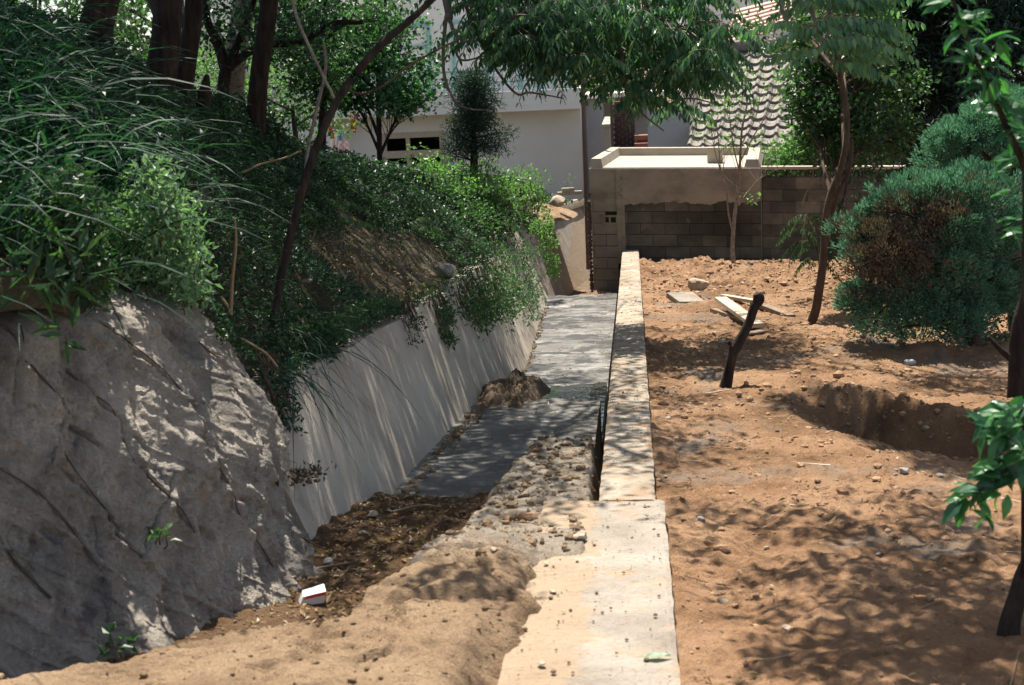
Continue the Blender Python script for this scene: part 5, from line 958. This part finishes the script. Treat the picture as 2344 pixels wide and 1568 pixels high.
# individual stones
SG = 'small stones scattered on the yard'
SLAB = {1: 'small stone above the whitish rounded one, left of the cut trunk', 2: 'flattish stone beside the low wall, before the cut trunk', 3: 'tiny stone closest to the low wall, before the cut trunk', 4: 'clod in the sun in the middle of the yard, nearest the wall of the two', 5: 'broad crumbly clod in the sunny middle of the yard', 6: 'small clod beside the corner of the wide slab', 7: 'grey stone in shadow beside the wide slab', 9: 'clod touching the largest near clod on its upper left', 10: 'small clod in shadow hard against the wide slab', 11: 'grey stone among the pale rubble at the right, below the hollow', 13: 'small grey stone at the upper left of the row below the hollow', 14: 'small grey stone ending the row below the hollow on its right', 15: 'clod on the far edge of the sunlit strip above the hollow', 16: 'clod between the cut trunk and the near leaf shadows', 17: 'long pale stone in leaf shadow near the bottom of the yard', 19: 'small grey stone just below the foot of the cut trunk', 20: 'small grey stone between the low wall and the cut trunk', 21: 'small stone lying left of the dug hollow', 22: 'grey stone on the near edge of the dug hollow', 23: 'small stone in the churned soil left of the planks top end', 24: 'small stone under the bare young tree', 25: 'small stone in the corner of low wall and block wall', 26: 'small stone against the base of the block wall', 27: 'grey stone inside the near side of the dug hollow', 28: 'pale stone at the right edge near the hanging leaves', 29: 'small stone above the near leaf shadow in mid yard', 30: 'grey stone under the dappled shade at right', 31: 'clod at the top of the near leaf shadow'}
for i, (x, y, wp, c) in enumerate([(1652, 786, 28, 's'), (1635, 763, 12, 's'), (1530, 960, 20, 's'), (1506, 955, 9, 's'), (1735, 1090, 18, 'c'), (1832, 1068, 24, 'c'), (1562, 1140, 14, 'c'), (1605, 1190, 22, 'g'), (1655, 1262, 44, 'c'), (1620, 1245, 24, 'c'), (1565, 1190, 14, 'c'), (2150, 1090, 18, 'g'), (2070, 1080, 30, 'g'), (2050, 1087, 14, 'g'), (2100, 1085, 12, 'g'), (1880, 825, 22, 'c'), (1900, 1010, 16, 'c'), (1800, 1440, 26, 's'), (1655, 1380, 30, 's'), (1648, 930, 14, 'g'), (1580, 925, 12, 'g'), (1930, 935, 14, 's'), (2120, 980, 16, 'g'), (1700, 650, 14, 's'), (1740, 625, 12, 's'), (1560, 610, 14, 's'), (1615, 612, 12, 's'), (2160, 1000, 14, 'g'), (2240, 1080, 20, 's'), (1755, 1255, 14, 's'), (2010, 1270, 18, 'g'), (1870, 1120, 18, 'c')]):
    if i == 0: lab, grp = 'rounded pale stone in the sun just left of the cut trunk', None
    elif i == 8: lab, grp = 'largest clod on the near dirt, right of the wide pale slab edge', None
    elif i == 18: lab, grp = 'whitish stone lying in the leaf shadow near the bottom of the yard', None
    elif i == 12: lab, grp = 'grey stone at the left of a row below the dug hollow', None
    else: lab, grp = SLAB[i], SG
    rock('stone', x, y, wp, .55, i, {'s': 'stone', 'c': 'clod', 'g': 'greystone'}[c], lab, group=grp)
# gravel and clods
cl = MB(); n = 600; xx = rng.uniform(1.15, 2.9, n); yy = 9.56-1.24*(xx-1.13)+rng.normal(.6, .3, n); sz = np.minimum(rng.gamma(1.1, .006, n)+.003, .03); v, f_ = STONELO[2]; zz_ = yard_z(xx, yy)-K*yy
cl.add((v[None]*(sz[:, None, None]*rng.uniform(.6, 1.3, (n, 1, 3))*[1, 1, .8])+np.stack([xx, yy, zz_+sz*.2], 1)[:, None]).reshape(-1, 3), (np.arange(n)[:, None, None]*len(v)+f_[None]).reshape(-1, 3))
n = 17000; xx = rng.uniform(.08, 4.4, n); yy = 3.0+rng.random(n)**1.3*19.5; dn_ = fbm(xx*1.3, yy*1.3, 0, 3, 610); keep = (dn_+rng.uniform(-.4, .4, n) > -.05)|(yy > 17); xx, yy = xx[keep], yy[keep]; zz_ = yard_z(xx, yy)-K*yy; sz = rng.gamma(1.0, .0055, len(xx))+.0022; sz = np.where(yy > 16, sz*2.2, np.where(yy > 9, sz*1.4, sz)); sz = np.minimum(sz, .05)
for k in range(5):
    s_ = np.arange(len(xx)) % 5 == k; v, f_ = STONELO[k]; nS = s_.sum(); th = rng.uniform(0, 6.28, nS); c_, n_ = np.cos(th), np.sin(th); V = v[None]*(sz[s_][:, None, None]*rng.uniform(.6, 1.3, (nS, 1, 3))*[1, 1, .7]); V = np.stack([V[..., 0]*c_[:, None]-V[..., 1]*n_[:, None], V[..., 0]*n_[:, None]+V[..., 1]*c_[:, None], V[..., 2]], -1)+np.stack([xx[s_], yy[s_], zz_[s_]+sz[s_]*.25], 1)[:, None]
    cl.add(V.reshape(-1, 3), (np.arange(nS)[:, None, None]*len(v)+f_[None]).reshape(-1, 3))
o = cl.build('gravel', M['clod']); o['kind'] = 'stuff'; tag(o, 'loose clods and gravel over the dirt yard', 'gravel')
cl = MB()
n = 1500; yy = rng.uniform(6.8, 20, n); xx = wall_x(yy)+.03+np.abs(rng.normal(0, .045, n)); z0_ = np.where(yy < 10.8, -.30, -.56); sz = np.minimum(rng.gamma(1.1, .006, n)+.003, .035); v, f_ = STONELO[1]; cl.add((v[None]*(sz[:, None, None]*[1, 1, .7])+np.stack([xx, yy, z0_-K*yy+sz*.4], 1)[:, None]).reshape(-1, 3), (np.arange(n)[:, None, None]*len(v)+f_[None]).reshape(-1, 3))
n = 15000; xx = rng.uniform(-2.6, -.2, n); yy = rng.uniform(3, 8.4, n); z_, dm_, _ = fill_z(xx, yy); ed = np.abs(yy-ridge_y(xx)) < .12; shf = (yy > 5.5)&(xx > -.85); keep = (rng.random(n) < .25+.6*dm_*(~shf))|(shf&(rng.random(n) < .25))|(ed&(rng.random(n) < .5)); xx, yy, z_, shf = xx[keep], yy[keep], z_[keep], shf[keep]; sz = np.minimum(rng.gamma(1.0, .0034, len(xx))+.0018, .03)*np.where(shf, 1.8, 1)
for k in range(5):
    s_ = np.arange(len(xx)) % 5 == k; v, f_ = STONELO[k]; nS = s_.sum(); V = v[None]*(sz[s_][:, None, None]*rng.uniform(.6, 1.4, (nS, 1, 3))*[1, 1, .7])+np.stack([xx[s_], yy[s_], z_[s_]-K*yy[s_]+sz[s_]*.3], 1)[:, None]; cl.add(V.reshape(-1, 3), (np.arange(nS)[:, None, None]*len(v)+f_[None]).reshape(-1, 3))
n = 2600; xx = rng.uniform(-.44, .09, n); yy = rng.uniform(2.9, 23, n)*1.0; k0 = (yy < 6.3)|(xx > -.18); k0 &= ~((yy > 6.3)&(xx > .05)); xx, yy = xx[k0], yy[k0]; sz = np.minimum(rng.gamma(1., .0022, len(xx))+.0012, .012)
v, f_ = STONELO[0]; cl.add((v[None]*(sz[:, None, None]*[1, 1, .6])+np.stack([xx, yy, -K*yy+.002], 1)[:, None]).reshape(-1, 3), (np.arange(len(xx))[:, None, None]*len(v)+f_[None]).reshape(-1, 3))
o = cl.build('gravel', M['heap']); o['kind'] = 'stuff'; tag(o, 'crumbs and gravel over the mound, drain and slab', 'gravel')
# debris, twigs and dead leaves in the drain
db = MB(); n = 1500; xx = rng.uniform(-1.55, -.6, n); yy = rng.uniform(4.7, 7.9, n); z_, dm_, _ = fill_z(xx, yy); k0 = dm_ > .5; xx, yy, z_ = xx[k0], yy[k0], z_[k0]; P = np.stack([xx, yy, z_-K*yy+.008], 1); leaves(db, P, rng.normal(size=P.shape)*[1, 1, .25], rng.normal(size=P.shape)*.4+[0, 0, 1], rng.uniform(.02, .05, len(P)), .018, .2)
xx, yy, zz_, u = hill_samples(1500, .1, 1.3, 9, 13); P = np.stack([xx, yy, zz_+.015], 1); leaves(db, P, rng.normal(size=P.shape)*[1, 1, .25], rng.normal(size=P.shape)*.4+[0, 0, 1], rng.uniform(.02, .06, len(P)), .02, .2)
n = 260; xx = rng.uniform(-1.2, -.3, n); yy = rng.uniform(7.9, 21, n); P = np.stack([xx, yy, np.where(yy < 10.8, -.29, -.545)-K*yy+.012], 1); leaves(db, P, rng.normal(size=P.shape)*[1, 1, .2], rng.normal(size=P.shape)*.3+[0, 0, 1], rng.uniform(.02, .045, n), .02, .2)
n = 900; xx = rng.uniform(.1, 3.6, n); yy = 3.4+rng.random(n)**1.2*17; P = np.stack([xx, yy, yard_z(xx, yy)-K*yy+.01], 1); leaves(db, P, rng.normal(size=P.shape)*[1, 1, .25], rng.normal(size=P.shape)*.5+[0, 0, 1], rng.uniform(.02, .05, n), .016, .25)
for _ in range(90):
    x_, y_ = rng.uniform(.15, 3.2), rng.uniform(3.6, 14); a_ = rng.uniform(0, 6.28); L_ = rng.uniform(.05, .22); q = [np.array([x_+math.cos(a_)*L_*t, y_+math.sin(a_)*L_*t+rng.normal(0, .006), 0]) for t in (-.5, 0, .5)]; db.tube([p+[0, 0, gz(p[0], p[1])+.008] for p in q], [.003, .0018], 4)
o = db.build('dead_leaves', M['straw']); o['kind'] = 'stuff'; tag(o, 'dead leaves and bits of twig strewn over the drain, yard and bare bank', 'dead leaves')
def dpt(x, y, z=-.2): 
    p = site(x, y, z)
    for _ in range(4): p = site(x, y, float(fill_z(np.array(p[0]), np.array(p[1]))[0]))
    return p
def twig(pts, r, lab): 
    P = [dpt(*p)+[0, 0, .02] for p in pts]; o = MB().tube(smooth_curve(P, 4), [r, r*.5], 6).build('twig', M['twig'], smooth=True); tag(o, lab, 'twig')
twig([(665, 1335), (720, 1312), (800, 1298)], .008, 'pale twig lying in the drain above the torn carton')
twig([(420, 1430), (440, 1395), (455, 1370)], .006, 'small twig propped at the foot of the rough face')
twig([(900, 1180), (960, 1165), (1010, 1168)], .007, 'thin twig lying flat near the end of the drain slab')
for x, y, wp, lab, s_ in [(752, 1290, 34, 'grey stone in the drain below the end of the root', 3), (855, 1180, 34, 'pale tilted stone against the foot of the smooth wall', 4), (1095, 1243, 48, 'rounded brown stone on the edge of the mound', 1), (1210, 1190, 56, 'dark rounded clod on the soil shelf near the wide slab', 2), (1330, 1230, 44, 'light flat stone at the corner of the wide slab', 5), (830, 1222, 26, 'small pale stone in the shaded drain dirt', 0), (1160, 1190, 36, 'pale stone beside the dark rounded clod', 4), (1130, 1260, 22, 'small brown stone right of the rounded one', 3)]:
    rock('stone', x, y, wp, .5, s_, 'clod' if 'clod' in lab else ('greystone' if 'grey' in lab else 'stone'), lab, place=dpt(x, y, -.05))
for x, y, wp, s_, lab in [(1265, 1355, 22, 1, 'chip in the middle of the pale slab by the mound edge'), (1290, 1400, 12, 2, 'small chip farther right on the pale slab, below the middle chip'), (1240, 1520, 26, 3, 'largest chip on the pale slab, nearest the camera'), (1250, 1290, 16, 4, 'farthest chip on the pale slab, near the mound'), (1480, 1180, 14, 2, 'chip at the far right corner of the pale slab')]:
    rock('chip', x, y, wp, .4, s_, 'stone', lab, 'stone chip', 'chips on the pale slab', place=site(x, y, 0.005))
lp = site(1505, 1505, .004); n = 1; lf = MB(); fineleaves(lf, np.array([lp-[.05, 0, 0]]), np.array([[1., .15, .03]]), np.array([[0, 0, 1.]]), .10, .035, .05); o = lf.build('fallen_leaf', M['mug']); tag(o, 'single pale green leaf lying on the near slab', 'leaf')
# mud clump in the drain
mp = S2(-1.02, 11.1, -.30); U, V = np.meshgrid(np.linspace(0, 2*np.pi, 120), np.linspace(0, 1, 60), indexing='ij'); rr_ = 1+.5*fbm(np.cos(U)*2, np.sin(U)*2, 0, 3, 620); h_ = .13*(1-V**2.2)*(1+.9*fbm(V*np.cos(U)*4, V*np.sin(U)*4, 0, 4, 621))+.03*fbm(V*np.cos(U)*14, V*np.sin(U)*14, 0, 3, 622); P = np.stack([.30*rr_*V*np.cos(U), .75*rr_*V*np.sin(U), h_-.03], -1)+mp
o = MB().grid(P).build('mud_pile', M['mud'], smooth=True); tag(o, 'low pile of mud at the step where the drain drops', 'mud pile')
rp_ = S2(-.62, 22.7, -.66); P = np.stack([.42*rr_*V*np.cos(U), .6*rr_*V*np.sin(U), h_*.9-.1], -1)+rp_; o = MB().grid(P).build('rubble_pile', M['dirt'], smooth=True); tag(o, 'small heap of soil at the foot of the block pillar', 'rubble')
q = atY(700, 1085, 6.72); sc = MB()
for k in range(60): sc.add(STONELO[k % 5][0]*rng.uniform(.006, .02)*[1, 1, .7]+q+rng.normal(0, 1, 3)*[.045, .05, .012], STONELO[k % 5][1])
Pq = q+rng.normal(0, 1, (50, 3))*[.05, .05, .015]+[0, 0, .01]; leaves(sc, Pq, rng.normal(size=(50, 3)), rng.normal(size=(50, 3)), .04, .012); o = sc.build('soil_clump', M['mud']); tag(o, 'clump of soil and leaf litter caught where rough face meets smooth wall', 'soil clump')
# carton
p = dpt(715, 1378); mr, nt, b = newmat('red_print'); b.inputs[0].default_value = (.55, .05, .05, 1); b.inputs['Roughness'].default_value = .6
ct = thing('torn_carton', 'torn white carton with a red band lying in the drain dirt', 'carton', p); rot = np.array(Matrix.Rotation(.35, 3, 'Z')); c_ = MB()
w_, d_, h_ = .115, .06, .05; V0 = np.array([[-w_/2, -d_/2, 0], [w_/2*.8, -d_/2, 0], [w_/2, -d_/2, h_], [-w_/2*.7, -d_/2, h_*.8], [-w_/2, d_/2, 0], [w_/2, d_/2, 0], [w_/2, d_/2, h_*1.25], [-w_/2*.6, d_/2, h_*.95]]); c_.add(V0@rot.T+p, [[0,1,2,3],[5,4,7,6],[4,0,3,7],[1,5,6,2],[3,2,6,7]]); c_.build('box', plain('white_card', (.72, .70, .68), .6), ct)
c_ = MB(); V1 = np.array([[-w_/2*.72, -d_/2-.003, h_*.55], [w_/2*.95, -d_/2-.003, h_*.72], [w_/2*1.0, -d_/2-.003, h_*.97], [-w_/2*.45, -d_/2-.003, h_*.80]]); c_.add(V1@rot.T+p, [[0,1,2,3]]); c_.build('red_band', mr, ct)
# short pipe on the bank
p = bankpt(718, 620, 9); pt = MB(); d = nv([1, .25, .1]); pt.tube([p-d*.045+[0, 0, .03], p+d*.06+[0, 0, .035]], .038, 16, cap=False); pt.tube([p+d*.06+[0, 0, .035], p-d*.045+[0, 0, .03]], .032, 16, cap=True); o = pt.build('short_pipe', M['rim'], smooth=True); tag(o, 'short pale open-ended pipe lying on the bare bank soil', 'pipe')
for x, y, wp, lab, s_, mt in [(890, 470, 90, 'weathered grey stump-like boulder half buried in the dark bank', 1, 'greystone'), (918, 606, 22, 'small pale stone lit by the sun on the bare bank', 2, 'stone'), (1020, 625, 60, 'grey broken lump lying near the edge of the bank', 3, 'greystone'), (705, 642, 34, 'pale flat piece lying below the short pipe', 4, 'paleslab'), (1000, 668, 22, 'sunlit pale stone just above the smooth wall', 5, 'stone')]: rock('stone', x, y, wp, .5, s_, mt, lab, place=bankpt(x, y, 9)-[0, 0, .01])
# bricks and rock near the pole
for (x, y, lab) in [(1300, 434, 'single brick lying on top of the others by the pole'), (1290, 443, 'left lower brick on the bank by the pole'), (1318, 441, 'right lower brick on the bank by the pole')]:
    p = atY(x, y, 24.2); b_ = MB(); b_.bbox((0, 0, 0), (.21, .1, .06), .006); o = MB().add(b_.v[0]@np.array(Matrix.Rotation(.2, 3, 'Z')).T+p, b_.f[0]).build('brick', M['rim'], origin=p); tag(o, lab, 'brick', 'bricks by the pole')
rock('stone', 1275, 462, 46, .6, 2, 'stone', 'brown rock on the bare soil below the bricks', place=atY(1275, 468, 23.8))
so_ = MB(); U, V = np.meshgrid(np.linspace(0, 2*np.pi, 60), np.linspace(0, 1, 20), indexing='ij'); P = np.stack([.6*V*np.cos(U), 1.2*V*np.sin(U), .2*(1-V**1.5)*(1+.4*fbm(V*np.cos(U)*4, V*np.sin(U)*4, 0, 4, 640))], -1)+atY(1262, 478, 24.6)-[.15, 0, .12]; o = so_.grid(P).build('soil_heap', M['heap'], smooth=True); tag(o, 'bare sunlit soil heap at the corner of the bank under the bricks', 'soil heap')
# hanging dead twig by the wall
stem('dry_twig', [(1862, 385), (1858, 415), (1842, 450), (1838, 470)], 15.5, [.006, .008], 'twig', 'pale dead twig hanging before the dark block wall left of the slender trunk')
stem('dry_twig', [(2080, 812), (2110, 806), (2130, 800)], 11.9, [.01, .007], 'bark', 'dark twig lying on the berm in front of the pale grass')
p = on_yard(2082, 836); o = MB().tube([p+[-.04, 0, .02], p+[-.02, 0, .022], p+[.03, .01, .02], p+[.05, .01, .02]], [.022, .028, .026, .012], 10).build('crushed_bottle', M['greywall'], smooth=True); tag(o, 'small pale crushed bottle in the shade under the juniper', 'bottle')
